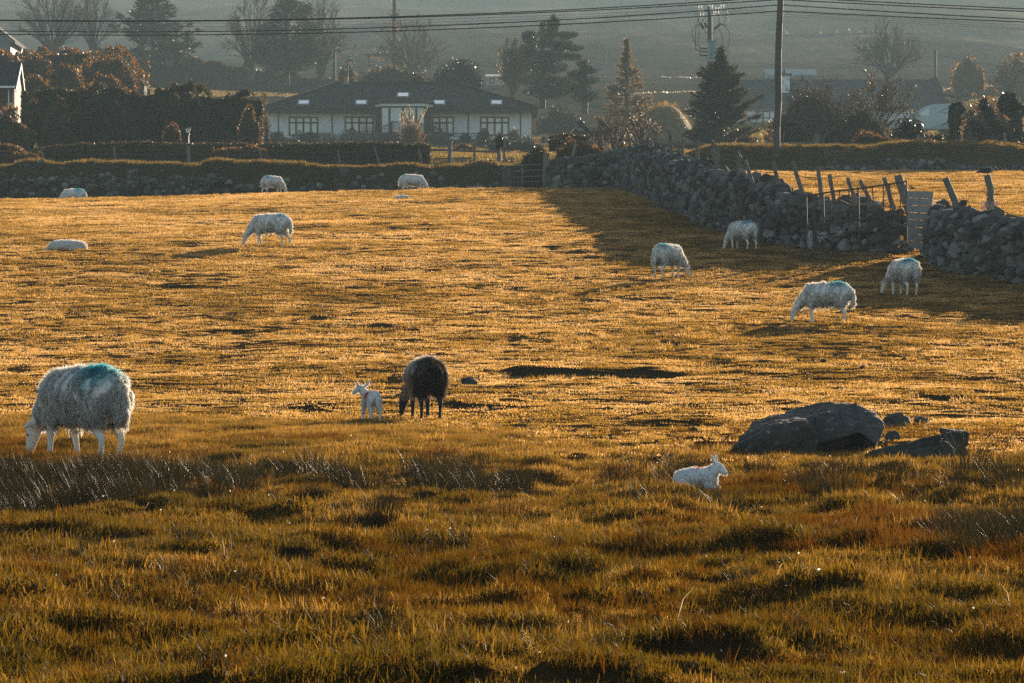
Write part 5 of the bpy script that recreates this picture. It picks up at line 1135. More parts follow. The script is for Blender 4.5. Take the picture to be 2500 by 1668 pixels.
def hedge(name, label, cat, prof, Yb, d, thick, n, leaf, m, seed, wob=.12, part='foliage', aspect=.5, d1=None, up=None):
    """clipped or wild hedge following (X, Ytop) points"""
    g = np.random.default_rng(seed); prof = np.array(prof, float); X0, X1 = prof[0, 0], prof[-1, 0]
    o = P((X0 + X1) / 2, Yb, d); rt = empty(name, o); tag(rt, label, cat); d1 = d1 or d
    def dd(X): return d + (d1 - d) * (X - X0) / (X1 - X0)
    def top(X, dep): return (Yb - np.interp(X, prof[:, 0], prof[:, 1])) * dd(X) / F
    hm = (Yb - prof[:, 1].mean()) * d / F; Lm = (X1 - X0) * d / F
    pf = hm * Lm; pt = thick * Lm; nf = int(n * pf / (pf + pt)) if pf + pt else n
    Xf = g.uniform(X0, X1, n); isf = np.arange(n) < nf
    u = g.uniform(0, 1, n); yo = np.where(isf, 0, u * thick); H = top(Xf, yo)
    zz = np.where(isf, u * H, H)
    s_ = dd(Xf) / F; xx = (Xf - 1250) * s_
    bump = wob * (vnoise(xx * 1.3, zz * 1.5, seed) - .5) * 2 + wob * 1.0 * (vnoise(xx * 3.5, zz * 3.5, seed + 1) - .5)
    yy = dd(Xf) + yo + np.where(isf, bump - .15 * thick * (1 - np.abs(2 * u - 1)), 0) + g.normal(0, .06, n); zz = zz + np.where(isf, 0, bump * .8 + wob * .6 * (vnoise(xx * 2, yy * 2, seed + 2) - .5)) + g.normal(0, .04, n)
    ends = g.uniform(0, 1, n) < .06; xx = np.where(ends & isf, np.where(g.uniform(0, 1, n) < .5, (X0 - 1250) * s_, (X1 - 1250) * s_), xx); yy = np.where(ends & isf, dd(Xf) + g.uniform(0, thick, n), yy)
    p = np.stack([xx, yy, o.z + zz], -1) - np.array(o)
    al = None if up is None else np.tile(np.array([[0, 0, up]]), (n, 1)) + np.array([[.2, 0, 0]])
    V, q = leafq(p, leaf, g, aspect, along=al); link(part, np_mesh(part, V, [q]), m, rt)
    # inner mass: dark solid core, added to keep light from leaking through
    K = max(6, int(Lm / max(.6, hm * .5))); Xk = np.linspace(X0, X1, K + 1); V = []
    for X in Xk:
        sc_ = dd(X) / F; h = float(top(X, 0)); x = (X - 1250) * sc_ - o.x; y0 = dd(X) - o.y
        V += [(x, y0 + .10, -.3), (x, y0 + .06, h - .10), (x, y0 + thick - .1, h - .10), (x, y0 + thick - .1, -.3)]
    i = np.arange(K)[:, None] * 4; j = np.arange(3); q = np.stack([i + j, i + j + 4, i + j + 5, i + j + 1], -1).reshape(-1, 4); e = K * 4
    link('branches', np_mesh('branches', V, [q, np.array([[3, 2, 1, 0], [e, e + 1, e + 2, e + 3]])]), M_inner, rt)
    return rt
def tree_root(label, X, Yb, d, name, group=None):
    rt = empty(name, P(X, Yb, d)); tag(rt, label, 'tree', group); return rt
def bare(label, X, Yt, Yb, wpx, d, seed, levels=5, m=None, name='bare_tree', stems=6, leafn=0, leafmat=None, leafs=.2, lean=0.0, group=None, twig=.012, low=.10, dens=1.0, **k):
    """winter tree: limbs fanning up from a short trunk, each feathered with twigs"""
    g = np.random.default_rng(seed); s = d / F; H = (Yb - Yt) * s; Wd = wpx * s / 2; rt = tree_root(label, X, Yb, d, name, group)
    thick, thin, tips = [], [], []; nl = max(9, stems * 3)
    def curve(a, b, up, n, r0, r1, L):
        c = a + (b - a) * .45 + np.array([0, 0, up]); pts = [(1 - t) ** 2 * a + 2 * t * (1 - t) * c + t * t * b + (g.normal(0, .012, 3) * np.linalg.norm(b - a) if 0 < t < 1 else 0) for t in np.linspace(0, 1, n + 1)]
        for q in range(n): L.append((pts[q], pts[q + 1], max(twig * .6, r0 + (r1 - r0) * q / n), max(twig * .5, r0 + (r1 - r0) * (q + 1) / n)))
        return pts
    tr = H * .020
    for i in range(nl):
        f = 2 * (i + .5) / nl - 1 + g.normal(0, .06); ang = f * 1.25; rr = g.uniform(.72, 1.02) * (1 - .12 * abs(f)); e = np.array([math.sin(ang) * Wd * rr + lean * H * .4, g.normal(0, .45) * Wd * .8, H * (.22 + .78 * math.cos(ang)) * rr])
        a = np.array([g.normal(0, .04) * Wd + e[0] * .04, 0, H * low * g.uniform(.2, 1.6)]); pts = curve(a, e, H * .10, 7, tr * g.uniform(.6, 1), twig, thick)
        for j in range(int(13 * dens)):
            t = g.uniform(.22, 1); kq = min(6, int(t * 7)); q = pts[kq] + (pts[kq + 1] - pts[kq]) * (t * 7 - kq); ax = pts[kq + 1] - pts[kq]; ax = ax / np.linalg.norm(ax)
            L = H * .26 * (1.1 - .6 * t) * g.uniform(.6, 1.2); dv = ax + g.normal(0, .45, 3) + np.array([0, 0, .35]); dv /= np.linalg.norm(dv); p2 = curve(q, q + dv * L, L * .05, 3, tr * .22 * (1.2 - t), twig, thin)
            for _ in range(4):
                u = g.uniform(.2, 1); k2 = min(2, int(u * 3)); q2 = p2[k2] + (p2[k2 + 1] - p2[k2]) * (u * 3 - k2); d2 = dv + g.normal(0, .4, 3) + np.array([0, 0, .2]); d2 /= np.linalg.norm(d2); L2 = L * g.uniform(.3, .65); p3 = curve(q2, q2 + d2 * L2, 0, 2, twig, twig * .6, thin); tips.append(p3[-1])
                for _ in range(2): d3 = d2 + g.normal(0, .45, 3); d3 /= np.linalg.norm(d3); thin.append((p3[1], p3[1] + d3 * L2 * .5, twig * .7, twig * .4))
    curve(np.array([0, 0, -.4]), np.array([0, 0, H * low * 1.2]), 0, 3, tr * 1.6, tr * 1.2, thick)
    tubes('trunk', thick, M_bark, rt, 6); tubes('crown', thin, m or M_twig, rt, 3)
    if leafn:
        T_ = np.array(tips); p = T_[g.integers(0, len(T_), leafn)] + g.normal(0, H * .025, (leafn, 3)); V, q = leafq(p, leafs, g); link('leaves', np_mesh('leaves', V, [q]), leafmat, rt)
    return rt
def conifer(label, X, Yt, Yb, wpx, d, seed, m, name='conifer', n=16000, leaf=.22, droop=-.1, dens=1.0, shape=.8, skirt=.05, whorl=.33, aspect=.28, bars=True, lop=0.0, ragged=.25, sprays=True):
    g = np.random.default_rng(seed); s = d / F; H = (Yb - Yt) * s; Wd = wpx * s / 2; rt = tree_root(label, X, Yb, d, name)
    tubes('trunk', [(a, b, r0, r1) for a, b, r0, r1 in post_segs((0, 0, -.3), (0, 0, H * .98), H * .02, seed, 6)][:6], M_bark, rt, 7)
    segs, pts, dirs = [], [], []; z = H * skirt
    while z < H * .985:
        f = (z / H); R0 = Wd * (1 - f) ** shape * (1 - .55 * float(sstep(.68, .85, f)))
        for k in range(g.integers(5, 8)):
            az = g.uniform(0, 6.283); L = R0 * np.exp(g.normal(-.08, ragged)) * (1 + lop * math.cos(az)); dz = droop + .45 * f
            a = np.array([0, 0, z]); dv = np.array([math.cos(az), math.sin(az), dz]); b = a + dv * L; mid = (a + b) / 2 + np.array([0, 0, -.06 * L])
            b = b + np.array([0, 0, .10 * L])
            segs += [(a, mid, .018 + .012 * L, .012), (mid, b, .012, .006)]
            nn = max(3, int(34 * L / Wd * dens)); t = np.sqrt(g.uniform(.02, 1.06, nn)); q = np.where(t[:, None] < .5, a + (mid - a) * (t[:, None] * 2), mid + (b - mid) * (t[:, None] * 2 - 1))
            side = np.array([-math.sin(az), math.cos(az), 0]); sp = (g.normal(0, .22, nn) * L * (1.15 - .8 * np.minimum(t, 1)))[:, None]
            q = q + side * sp + g.normal(0, .04, (nn, 3)); pts.append(q); dirs.append(np.tile(dv, (nn, 1)) * 1.0 + side * np.sign(sp) * .6 + np.array([0, 0, .25]))
        z += whorl * (1.1 - .5 * f) * g.uniform(.7, 1.2)
    p = np.concatenate(pts); dd = np.concatenate(dirs); dd /= np.linalg.norm(dd, axis=1)[:, None]
    if len(p) < n: r_ = g.integers(0, len(p), n - len(p)); p = np.concatenate([p, p[r_] + g.normal(0, leaf * .4, (len(r_), 3))]); dd = np.concatenate([dd, dd[r_]])
    tubes('branches', segs, M_bark, rt, 3); V, q = leafq(p, leaf, g, aspect, along=dd); link('crown', np_mesh('crown', V, [q]), m, rt)
    return rt
def plates(label, X, Yb, d, lst, seed, m, n, leaf, name='evergreen_tree', trunk=None):
    """dark evergreen with flat tiers: (X, Y, half width px, half height px)"""
    g = np.random.default_rng(seed); s = d / F; rt = tree_root(label, X, Yb, d, name); o = rt.location; ps, dr, segs = [], [], []
    top = min(l[1] for l in lst); tubes('trunk', post_segs((0, 0, -.4), P(X, top + 8, d) - o, .26, seed, 8), M_bark, rt, 8)
    ar = np.array([l[2] * l[3] for l in lst], float)
    for k, (Xc, Yc, w, h) in enumerate(lst):
        c = P(Xc, Yc, d) - o; nk = int(n * ar[k] / ar.sum()); v = g.normal(0, 1, (nk, 3)); v /= np.linalg.norm(v, axis=1)[:, None]; v *= (g.uniform(0, 1, nk) ** .45)[:, None]
        yo = g.normal(0, w * s * .35); q = np.array(c) + np.array([0, yo, 0]) + v * np.array([w * s, w * s * .9, h * s]); q[:, 2] += .18 * np.abs(v[:, 0]) * h * s
        ps.append(q); dr.append(np.stack([np.sign(Xc - X + .01) * np.ones(nk) * .8 + v[:, 0], v[:, 1], np.full(nk, .15)], -1)); segs.append((Vector((0, 0, c.z - h * s * .8)), c + Vector((0, yo, 0)), .08, .03))
    p = np.concatenate(ps); dd = np.concatenate(dr); dd /= np.linalg.norm(dd, axis=1)[:, None]
    tubes('branches', segs, M_bark, rt, 5); V, q = leafq(p, leaf, g, .35, along=dd); link('crown', np_mesh('crown', V, [q]), m, rt); return rt
# --- tall hedge and shrubs at left
hedge('hedge', 'tall dark overgrown hedge between the left house and the bungalow', 'hedge', [(52, 234), (90, 226), (180, 227), (330, 228), (372, 236), (392, 226), (420, 216), (446, 219), (456, 232), (468, 217), (486, 230), (520, 240), (600, 241), (622, 246), (640, 240)], 362, 214, 2.5, 28000, .17, ML_hedge, 1, wob=.5)
dome('shrub', 'reddish leafy shrub in front of the left house', 'shrub', -50, 84, 246, 360, 203, 4500, .17, ML_brown, 2)
dome('shrub', 'sunlit tan climber spilling over the end of the tall hedge', 'shrub', 398, 446, 288, 352, 199, 1500, .13, ML_brown, 3, lumps=8)
dome('shrub', 'dark conical shrub against the left end of the bungalow', 'shrub', 612, 660, 232, 352, 262, 2600, .16, ML_hedge, 4, lumps=9)
hedge('hedge', 'low clipped dark garden hedge behind the leaning fence posts', 'hedge', [(84, 366), (130, 360), (200, 352), (330, 350), (480, 353), (640, 352), (760, 351), (900, 350), (1010, 350), (1050, 356)], 404, 187, 1.1, 16000, .11, ML_hedge, 5, wob=.09)
hedge('bramble', 'wild brown bramble patch at the left end of the low hedge', 'shrub', [(-80, 362), (0, 366), (50, 372), (92, 382)], 408, 183, 1.5, 3500, .14, ML_brown, 6, wob=.25)
hedge('bramble', 'straggling bramble growing through the low hedge left of the grazing ewe', 'shrub', [(520, 372), (560, 358), (610, 360), (650, 376)], 408, 184.5, .9, 1800, .11, ML_brown, 7, wob=.2)
for k, (X0, X1, Yt, Yb, d, lab, m, n) in enumerate([(96, 190, 230, 360, 210, 'russet shrub bulging from the left part of the tall hedge', ML_brown, 2600), (250, 345, 236, 360, 211, 'dark spiky shrub in the middle of the tall hedge', ML_hedge, 2600), (410, 452, 206, 330, 211, 'upright dark shrub rising above the tall hedge behind the lamp', ML_hedge, 1500), (455, 500, 212, 330, 212, 'narrow dark shrub rising above the tall hedge right of the lamp', ML_hedge, 1500), (580, 640, 236, 350, 210, 'bush flecked with pale leaves at the right end of the tall hedge', ML_brown, 1500), (60, 100, 222, 300, 210, 'small bush on the tall hedge beside the white gable', ML_gorse, 900)]):
    dome('shrub', lab, 'shrub', X0, X1, Yt, Yb, d, int(n * 1.2), .15, m, 130 + k, group='shrubs grown into the tall hedge', lumps=16, along=.7, aspect=.35, fill=.25)
# --- gorse on the rise at upper left
GZ = 'gorse bushes on the rise behind the left house'
for k, (X0, X1, Yt, Yb, d, lab, n) in enumerate([(-40, 44, 110, 190, 286, 'gorse bush directly above the ridge of the left house', 2600), (34, 132, 118, 190, 280, 'rounded gorse bush just right of the left house roof', 3400), (108, 222, 100, 190, 300, 'highest gorse clump on the rise, below the bare trees', 4200), (180, 346, 112, 232, 282, 'largest orange rimmed gorse bush, beside the sunlit field', 7000), (44, 128, 172, 252, 255, 'low gorse bush glowing orange beside the white gable', 3200), (100, 215, 148, 250, 268, 'dark gorse bush in the middle of the rise', 4200), (205, 318, 172, 250, 262, 'small reddish gorse bush in front of the largest one', 3800)]):
    dome('gorse_bush', lab, 'bush', X0, X1, Yt, Yb, d, int(n * 1.6), .20, ML_gorse, 20 + k, group=GZ, lumps=34, along=.6, aspect=.35, fill=.14)
hedge('hedge', 'hazy dark hedge along the top of the lit field at left', 'hedge', [(290, 132), (340, 128), (400, 132), (480, 140), (560, 152), (640, 158), (720, 168), (800, 178), (900, 184)], 200, 452, 3.5, 15000, .34, ML_hedge, 30, wob=.6, d1=470)
hedge('gorse_bank', 'long dark bank of gorse and bracken joining the bushes at upper left', 'bush', [(-60, 150), (30, 150), (70, 142), (130, 128), (200, 132), (260, 126), (310, 140), (338, 172), (352, 205)], 262, 290, 5, 9000, .22, ML_gorse, 31, wob=.8)
# --- far bare trees
GB = 'bare winter trees on the hillside'
bare('wide bare tree fading into the haze at the top left corner', 130, -60, 150, 230, 432, 40, 6, stems=6, fan=.34, fork=.2, group=GB, twig=.018)
bare('bare tree with upright stems beside the hazy conifer at upper left', 225, -50, 140, 130, 440, 41, 6, stems=4, fan=.3, fork=.22, group=GB, twig=.018)
conifer('big hazy conifer at upper left of the lit field', 372, -70, 150, 190, 448, 42, ML_pine, n=9000, leaf=.5, ragged=.3, whorl=.6)
bare('bare tree with pale twigs left of the ivy covered trees behind the bungalow', 612, -30, 190, 150, 430, 43, 6, stems=5, fan=.34, fork=.2, group=GB, twig=.018)
plates('tall ivy smothered tree behind the left end of the bungalow', 700, 200, 425, [(690, 40, 36, 26), (670, 80, 44, 28), (735, 30, 34, 24), (745, 80, 50, 30), (700, 120, 66, 30), (640, 130, 40, 30), (760, 130, 40, 30), (700, 160, 76, 26), (700, 10, 30, 20)], 44, ML_pine, 12000, .30)
bare('spreading bare tree right of the ivy smothered tree', 785, -20, 195, 170, 436, 45, 6, stems=5, fan=.36, fork=.2, group=GB, twig=.018)
conifer('slim tall larch above the bungalow ridge', 962, -20, 200, 80, 470, 46, ML_larch, n=2200, leaf=.30, ragged=.35, whorl=.7, name='larch_tree')
bare('broad rounded bare tree above the middle of the bungalow roof', 1005, 42, 200, 230, 462, 47, 6, stems=8, fan=.36, fork=.18, group=GB, twig=.018)
dome('evergreen_bush', 'broad dark evergreen bush behind the right half of the bungalow roof', 'bush', 1055, 1190, 143, 225, 375, 5200, .28, ML_pine, 48)
dome('evergreen_bush', 'dark hazy bush directly above the bungalow chimney', 'bush', 860, 1060, 150, 215, 395, 4200, .28, ML_hedge, 49)
dome('bush', 'straw coloured bush between the two poles behind the bungalow', 'bush', 822, 872, 144, 205, 398, 1400, .24, ML_larch, 50, lumps=8)
# --- centre group
bare('pale bare larch left of the big dark evergreen', 1252, 98, 250, 82, 362, 51, 5, fan=.75, fork=.5, name='larch_tree', leafn=1500, leafmat=ML_larch, leafs=.16, twig=.016)
plates('big dark evergreen with ragged flat tiers right of the bungalow', 1325, 255, 366, [(1350, 62, 18, 20), (1350, 46, 7, 12), (1336, 84, 30, 14), (1378, 88, 36, 10), (1292, 92, 20, 18), (1352, 108, 50, 14), (1292, 122, 26, 20), (1392, 118, 36, 9), (1340, 138, 54, 16), (1286, 156, 24, 20), (1398, 140, 24, 10), (1330, 168, 60, 18), (1310, 195, 54, 16), (1360, 200, 50, 16), (1340, 228, 66, 18)], 52, ML_pine, 24000, .19)
plates('shorter dark evergreen tucked against the right of the big one', 1428, 268, 352, [(1424, 158, 18, 12), (1434, 172, 26, 12), (1410, 184, 28, 14), (1432, 198, 32, 12), (1412, 216, 34, 14), (1428, 236, 38, 16)], 53, ML_pine, 6500, .18)
conifer('golden larch glowing in the haze right of the dark evergreens', 1530, 92, 335, 128, 334, 54, ML_larch, n=17000, leaf=.20, ragged=.25, whorl=.34, name='larch_tree', dens=.7, shape=.72)
dome('hedge', 'rounded hazy hedge mound behind the end of the bungalow', 'hedge', 1306, 1434, 250, 325, 372, 4200, .24, ML_shrub, 55, lumps=10, fill=.06)
dome('bush', 'orange tinted bush at the foot of the golden larch', 'bush', 1545, 1588, 222, 300, 345, 1200, .2, ML_gorse, 56, lumps=7)
# --- spruce, thorn trees
conifer('dense dark spruce standing in front of the transformer pole', 1760, 114, 362, 178, 240, 57, ML_spruce, n=42000, leaf=.20, droop=-.02, dens=2.2, shape=.66, skirt=.02, whorl=.20, aspect=.22, name='spruce_tree', ragged=.18)
dome('shrub', 'pale grassy shrub at the right foot of the spruce', 'shrub', 1790, 1850, 322, 362, 225, 1200, .16, ML_brown, 58, lumps=7)
bare('small twisted bare thorn tree growing behind the wall left of the leaning stake', 1500, 262, 384, 120, 168, 59, 5, fan=.6, fork=.3, name='thorn_tree', twig=.008, stems=2)
bare('bare thorn tree with ivy flecks beside the upright stakes on the wall', 1566, 262, 384, 100, 166, 60, 5, fan=.55, fork=.3, name='thorn_tree', twig=.008, stems=2, leafn=260, leafmat=ML_straw, leafs=.08)
bare('thin bare bush against the haze left of the spruce', 1466, 290, 372, 60, 170, 61, 4, fan=.5, fork=.3, name='thorn_tree', twig=.008, stems=3)
dome('shrub', 'yellow flowering shrub beneath the cottage window', 'shrub', 1858, 1906, 302, 352, 300, 1500, .17, ML_gold, 62, lumps=8, inner=False, fill=.5, along=.9, aspect=.25)
# --- big shrubs in front of the cottage
dome('shrub', 'huge dark wind swept shrub in front of the cottage chimney', 'shrub', 1872, 2110, 186, 372, 216, 26000, .17, ML_hedge, 63, lumps=24, along=.8, aspect=.3, fill=.22)
bare('spiky bare topped branches crowning the huge dark shrub', 2000, 168, 370, 240, 214, 64, 6, stems=6, fan=.5, name='thorn_tree', twig=.009)
dome('shrub', 'dense lower shrub in front of the middle of the cottage roof', 'shrub', 2040, 2175, 228, 372, 212, 11000, .16, ML_hedge, 65, lumps=14, along=.8, aspect=.3)
bare('leaning bare hawthorn spreading right across the cottage front', 2130, 186, 368, 220, 218, 66, 6, stems=4, fan=.55, name='thorn_tree', twig=.009, lean=.35, leafn=2500, leafmat=ML_hedge, leafs=.12)
dome('ivy_bush', 'glossy ivy bush below the parked van', 'bush', 2165, 2272, 278, 364, 186, 3200, .13, ML_ivy, 67, lumps=11)
dome('ivy_bush', 'low glossy ivy sprawling along the bank right of the van', 'bush', 2240, 2330, 318, 366, 184, 1800, .12, ML_ivy, 68, lumps=9)
hedge('bramble', 'brown bramble tangle along the bank below the ivy', 'shrub', [(2085, 340), (2130, 318), (2170, 340), (2260, 345), (2320, 352), (2500, 350), (2560, 352)], 372, 181, 1.2, 4200, .13, ML_brown, 69, wob=.3)
dome('shrub', 'dull copper coloured shrub behind the ivy clad trunks', 'shrub', 2335, 2492, 216, 372, 236, 5500, .2, ML_brown, 70, lumps=14)
def ivy_trunk(label, blobs, stem, d, seed, n=1800):
    g = np.random.default_rng(seed); rt = empty('ivy_tree', P(stem[0][0], stem[0][1], d)); tag(rt, label, 'tree', 'ivy clad trunks on the bank at far right'); o = rt.location; s = d / F
    q = [P(X, Y, d) - o for X, Y in stem]; tubes('trunk', [(q[k], q[k + 1], .10 * (1 - .5 * k / len(q)), .10 * (1 - .5 * (k + 1) / len(q))) for k in range(len(q) - 1)], M_bark, rt, 6)
    ar = np.array([b[2] * b[3] for b in blobs], float); ps = []
    for k, (X, Y, w, h) in enumerate(blobs):
        nk = int(n * ar[k] / ar.sum()); v = g.normal(0, 1, (nk, 3)); v /= np.linalg.norm(v, axis=1)[:, None]; v *= (g.uniform(.3, 1.1, nk) ** .4)[:, None]; ps.append(np.array(P(X, Y, d) - o) + v * np.array([w * s, (w + h) * .5 * s, h * s]))
    V, f = leafq(np.concatenate(ps), .13, g, .7); link('ivy', np_mesh('ivy', V, [f]), ML_ivy, rt)
    tw = [];
    for k in range(16):
        b = blobs[g.integers(0, len(blobs))]; a = P(b[0], b[1], d) - o; e = a + Vector((g.normal(0, .9), g.normal(0, .5), g.normal(.2, .5))); m_ = a.lerp(e, .5) + Vector((g.normal(0, .15), 0, g.normal(0, .15))); tw += [(a, m_, .02, .014), (m_, e, .014, .006)]
    tubes('twigs', tw, M_bark, rt, 4)
ivy_trunk('ivy clad trunk leaning beside the rear of the van', [(2336, 268, 20, 18), (2331, 290, 16, 22), (2330, 316, 14, 16), (2326, 334, 20, 14)], [(2352, 385), (2336, 345), (2330, 300), (2340, 262)], 182, 71)
ivy_trunk('short ivy clad stump curling left at far right', [(2379, 308, 9, 18), (2392, 322, 18, 14), (2402, 334, 16, 16)], [(2384, 380), (2390, 345), (2394, 320), (2380, 300)], 183, 72)
ivy_trunk('forked ivy stem sloping up to the left at the right edge', [(2402, 258, 12, 16), (2414, 278, 12, 16), (2422, 300, 12, 16), (2438, 318, 20, 12), (2455, 334, 16, 14)], [(2470, 382), (2450, 335), (2424, 305), (2400, 250)], 182.5, 73)
ivy_trunk('thick ivy clad tree with a heavy dark top at the right edge', [(2464, 256, 28, 26), (2480, 270, 24, 22), (2462, 240, 20, 14), (2480, 305, 16, 26), (2490, 340, 18, 24)], [(2500, 385), (2486, 330), (2476, 280), (2464, 235)], 184, 74, 2800)
# --- right background
bare('great fan shaped bare tree hazy behind the cottage roof', 2168, 38, 205, 225, 455, 75, 6, stems=8, fan=.34, fork=.2, group=GB, twig=.02)
dome('bush', 'hazy dark hill bush right of the pole at the cottage end', 'bush', 2318, 2412, 110, 225, 462, 3000, .34, ML_gorse, 76, lumps=12)
dome('bush', 'hazy rounded tree top with a lit crown at the right edge', 'bush', 2428, 2540, 106, 235, 455, 3400, .34, ML_gorse, 77, lumps=12)
bare('thin dark hazy tree at the right edge above the ivy trunks', 2462, 140, 262, 110, 380, 78, 6, stems=2, fan=.4, group=GB, twig=.016)
# --- bungalow garden
GS = 'rounded shrubs in front of the bungalow'
for k, (X0, X1, Yt, Yb, d, lab, m, n) in enumerate([(520, 600, 326, 362, 300, 'low shrub at the left corner of the bungalow garden', ML_shrub, 1800), (590, 652, 316, 358, 305, 'dark mound of shrub against the left corner of the bungalow', ML_hedge, 1900), (636, 712, 330, 362, 296, 'long low grey shrub under the first bungalow window', ML_shrub, 1900), (640, 705, 319, 350, 312, 'brown tinged shrub behind the long low grey one', ML_brown, 1400), (704, 834, 316, 362, 300, 'widest grey green shrub in front of the bungalow', ML_shrub, 3600), (838, 880, 304, 352, 302, 'small upright shrub left of the bungalow railing', ML_hedge, 1300), (880, 975, 328, 362, 296, 'low shrub below the deck railing', ML_shrub, 2000), (1050, 1120, 330, 362, 300, 'dark low shrub right of the pampas grass', ML_shrub, 1700), (1164, 1198, 308, 345, 304, 'round clipped ball shrub before the right hand window', ML_hedge, 1500), (1118, 1152, 322, 348, 303, 'half round clipped shrub beside the porch post', ML_hedge, 1100), (1150, 1260, 330, 366, 296, 'long low shrub along the right of the bungalow', ML_shrub, 2500), (1104, 1156, 348, 372, 262, 'pale topped clipped mound on the lawn edge', ML_brown, 1400), (1180, 1330, 335, 372, 258, 'broad low hedge mound beyond the ivy topped post', ML_shrub, 3000), (1205, 1235, 322, 345, 300, 'small dark shrub under the last bungalow window', ML_hedge, 700)]):
    d = d + 21 if d > 290 else d
    dome('shrub', lab, 'shrub', X0, X1, Yt, Yb, d, int(n * 1.3), .15, m, 80 + k, group=GS, lumps=9, fill=.08)
def spiky(name, label, X, Y, d, hpx, wpx, n, m, seed, plumes=0, cat='plant', w=.05):
    g = np.random.default_rng(seed); s = d / F; rt = empty(name, P(X, Y, d)); tag(rt, label, cat); V, Q, T_ = [], [], []; k = 0
    az = g.uniform(0, 6.283, n); L = hpx * s * g.uniform(.55, 1.05, n); sp = np.abs(g.normal(0, .5, n)) * wpx / hpx
    d1 = np.stack([np.sin(sp * .6) * np.cos(az), np.sin(sp * .6) * np.sin(az), np.cos(sp * .6)], -1); d2 = np.stack([np.sin(sp * 1.7) * np.cos(az), np.sin(sp * 1.7) * np.sin(az), np.cos(sp * 1.7)], -1)
    b = np.stack([g.normal(0, wpx * s * .12, n), g.normal(0, wpx * s * .12, n), np.zeros(n)], -1); sd = np.cross(d1, g.normal(0, 1, (n, 3))); sd /= np.linalg.norm(sd, axis=1)[:, None]; sd *= w * .5
    m_ = b + d1 * (L * .55)[:, None]; t = m_ + d2 * (L * .45)[:, None]; V = np.stack([b - sd, b + sd, m_ - sd, m_ + sd, t], 1).reshape(-1, 3); i = np.arange(n)[:, None] * 5
    link('leaves', np_mesh('leaves', V, [i + np.array([[0, 1, 3, 2]]), i + np.array([[2, 3, 4]])]), m, rt)
    for q in range(plumes):
        a = Vector((g.normal(0, .3), g.normal(0, .2), 0)); e = Vector((g.normal(0, wpx * s * .32), g.normal(0, .3), hpx * s * g.uniform(1.15, 1.6))); c = a.lerp(e, .62)
        N = 220; f = g.uniform(0, 1, N); p = np.array(c)[None] + (np.array(e) - np.array(c))[None] * f[:, None] + g.normal(0, .07, (N, 3)) * (1 - f * .6)[:, None]
        pl = tubes('stalk', [(a, c, .015, .012), (c, e, .012, .005)], M_stick, rt, 4); v_, q_ = leafq(p, .16, g, .3, along=np.tile(np.array(e - c), (N, 1))); link('plume', np_mesh('plume', v_, [q_]), ML_straw, pl)
    return rt
spiky('pampas_grass', 'pampas grass with tall pale plumes in front of the bungalow bay', 1005, 352, 306, 60, 62, 700, ML_brown, 100, 8)
for k, (X, Y, h, w, lab) in enumerate([(800, 360, 48, 56, 'spiky flax clump with glinting blades in front of the second window'), (846, 360, 50, 60, 'brightest glinting flax clump left of the deck railing'), (890, 360, 42, 48, 'small flax clump at the foot of the deck'), (1256, 350, 44, 40, 'flax clump against the last porch post of the bungalow'), (1290, 356, 34, 40, 'low flax plant at the right corner of the bungalow'), (1330, 350, 26, 40, 'faint flax plant on the rise right of the bungalow')]):
    spiky('flax_plant', lab, X, Y, 316 + k, h, w, 150, ML_flax, 101 + k, w=.07)
dome('hedge', 'dark brown bush filling the corner behind the field gate', 'bush', 1262, 1372, 338, 452, 169, 5200, .13, ML_hedge, 110, lumps=12)
hedge('hedge', 'thin dark hedge in front of the garden shed', 'hedge', [(1340, 338), (1372, 330), (1440, 334)], 352, 182, .8, 1500, .1, ML_hedge, 111, wob=.08)
hedge('bramble', 'brown tangle of bramble behind the start of the stone wall', 'shrub', [(1360, 362), (1400, 350), (1450, 352), (1500, 362), (1560, 366), (1640, 368)], 400, 168, 1.2, 3600, .12, ML_brown, 112, wob=.3)
dome('ivy_bush', 'clump of ivy smothering the old post on the bank right of the sheep', 'bush', 1207, 1231, 327, 358, 172.3, 900, .09, ML_ivy, 113, lumps=7)
tag(tubes('fence_post', post_segs(P(1219, 412, 172.4), P(1218, 340, 172.4), .09, 14), M_post, None, 8), 'old post topped with a ball of ivy on the bank', 'fence post')
dome('bush', 'rough brown bush on the bank just left of the field gate', 'bush', 1120, 1250, 386, 432, 171.5, 2600, .12, ML_brown, 114, lumps=9)
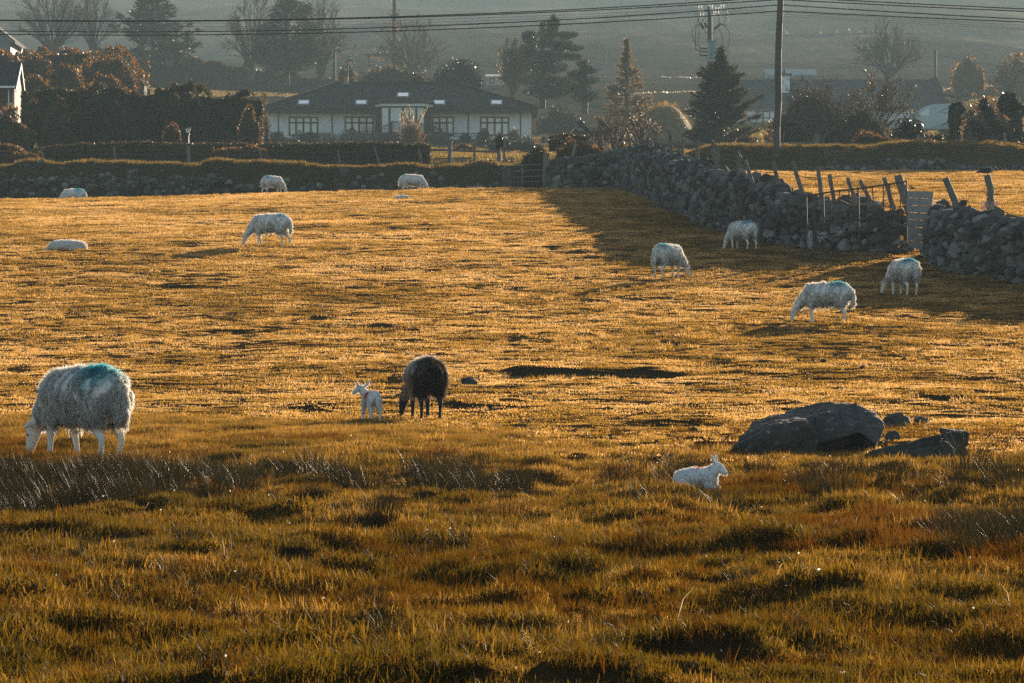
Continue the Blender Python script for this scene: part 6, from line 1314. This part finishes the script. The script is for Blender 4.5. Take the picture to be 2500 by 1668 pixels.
# --- low field boundaries on the hillside
hedge('field_bank', 'upper sunlit field bank line crossing the hazy hillside', 'bank', [(1400, 194), (1500, 193), (1600, 192), (1760, 190)], 200, 560, .8, 2600, .35, ML_straw, 120, wob=.15)
hedge('field_bank', 'lower sunlit field bank line left of the spruce', 'bank', [(1400, 236), (1480, 236), (1560, 230), (1700, 226)], 243, 482, .8, 2600, .32, ML_straw, 121, wob=.15)
hedge('field_bank', 'sunlit field bank rising behind the right end of the cottage', 'bank', [(2306, 222), (2350, 212), (2400, 209), (2440, 212)], 235, 470, .8, 1500, .3, ML_straw, 122, wob=.12)
def mound(X0, X1, Yt, Yb, d, dp, seed):
    s = d / F; a, b = (X0 - 1250) * s, (X1 - 1250) * s; h = (Yb - Yt) * s; n = 50; u = np.linspace(-1, 1, n); U, Vv = np.meshgrid(u, u)
    z = np.clip(1 - U ** 2, 0, 1) ** .8 * np.clip(1 - Vv ** 2, 0, 1) ** .7 * h; X = (a + b) / 2 + U * (b - a) / 2; Y = d + dp + Vv * dp
    z = z + .25 * (vnoise(X, Y, seed) - .5) * (z > .2); V = np.stack([X, Y, z + (834 - Yb) * s], -1).reshape(-1, 3); i = (np.arange(n - 1)[:, None] * n + np.arange(n - 1)).reshape(-1, 1)
    m = solid('mound turf', (.16, .11, .05), .9, 2, .4); o = link('mound', np_mesh('mound', V, [i + np.array([[0, 1, n + 1, n]])]), m, smooth=True); tag(o, kind='structure')
    g = np.random.default_rng(seed); N = 3500; k = g.integers(0, n * n, N); p = V[k] + g.normal(0, .12, (N, 3)); p = p[(V[k][:, 2] - (834 - Yb) * s) > h * .25]
    v_, q = leafq(p, .28, g, .12, along=np.tile([[0, 0, 1.]], (len(p), 1))); o = link('mound_grass', np_mesh('mound_grass', v_, [q]), M_bankg); tag(o, 'rough grass fringing the earth mound', None, None, 'stuff')
mound(1548, 1712, 246, 352, 296, 5, 3)

dome('hawthorn', 'unseen bush added past the right edge to throw shadow on the field', 'bush', 2585, 3150, 335, 700, 93.5, 9000, .12, ML_hedge, 140, depth=2.0, lumps=22)  # bush out of view, added for the long shadow it casts on the turf

hedge('field_hedge', 'faint hazy field hedge crossing the lower hill behind the poles', 'hedge', [(1150, 134), (1400, 130), (1650, 124), (1900, 130), (2300, 126)], 150, 712, 2, 3200, .55, ML_hedge, 150, wob=.8)
hedge('field_hedge', 'faintest hazy field hedge high on the hill above the wires', 'hedge', [(900, 92), (1300, 84), (1700, 90), (2100, 78), (2560, 84)], 108, 840, 2, 3200, .6, ML_hedge, 151, wob=.9)
# ---------------------------------------------------------------- haze: the valley air
def build_haze():
    bm = bmesh.new(); bmesh.ops.create_cube(bm, size=1)
    for v in bm.verts: v.co = Vector((v.co.x * 2400, -70 + (v.co.y + .5) * 2720, -8 + (v.co.z + .5) * 172))
    me = bpy.data.meshes.new('haze'); bm.to_mesh(me); bm.free()
    m = bpy.data.materials.new('valley haze'); m.use_nodes = True; nt = m.node_tree; nt.nodes.clear()
    out = nt.nodes.new('ShaderNodeOutputMaterial'); v = nt.nodes.new('ShaderNodeVolumePrincipled')
    v.inputs['Color'].default_value = (.31, .43, .49, 1); v.inputs['Density'].default_value = .00042; v.inputs['Anisotropy'].default_value = .15
    nt.links.new(v.outputs[0], out.inputs['Volume'])
    o = link('haze', me, m); tag(o, kind='stuff')
build_haze()
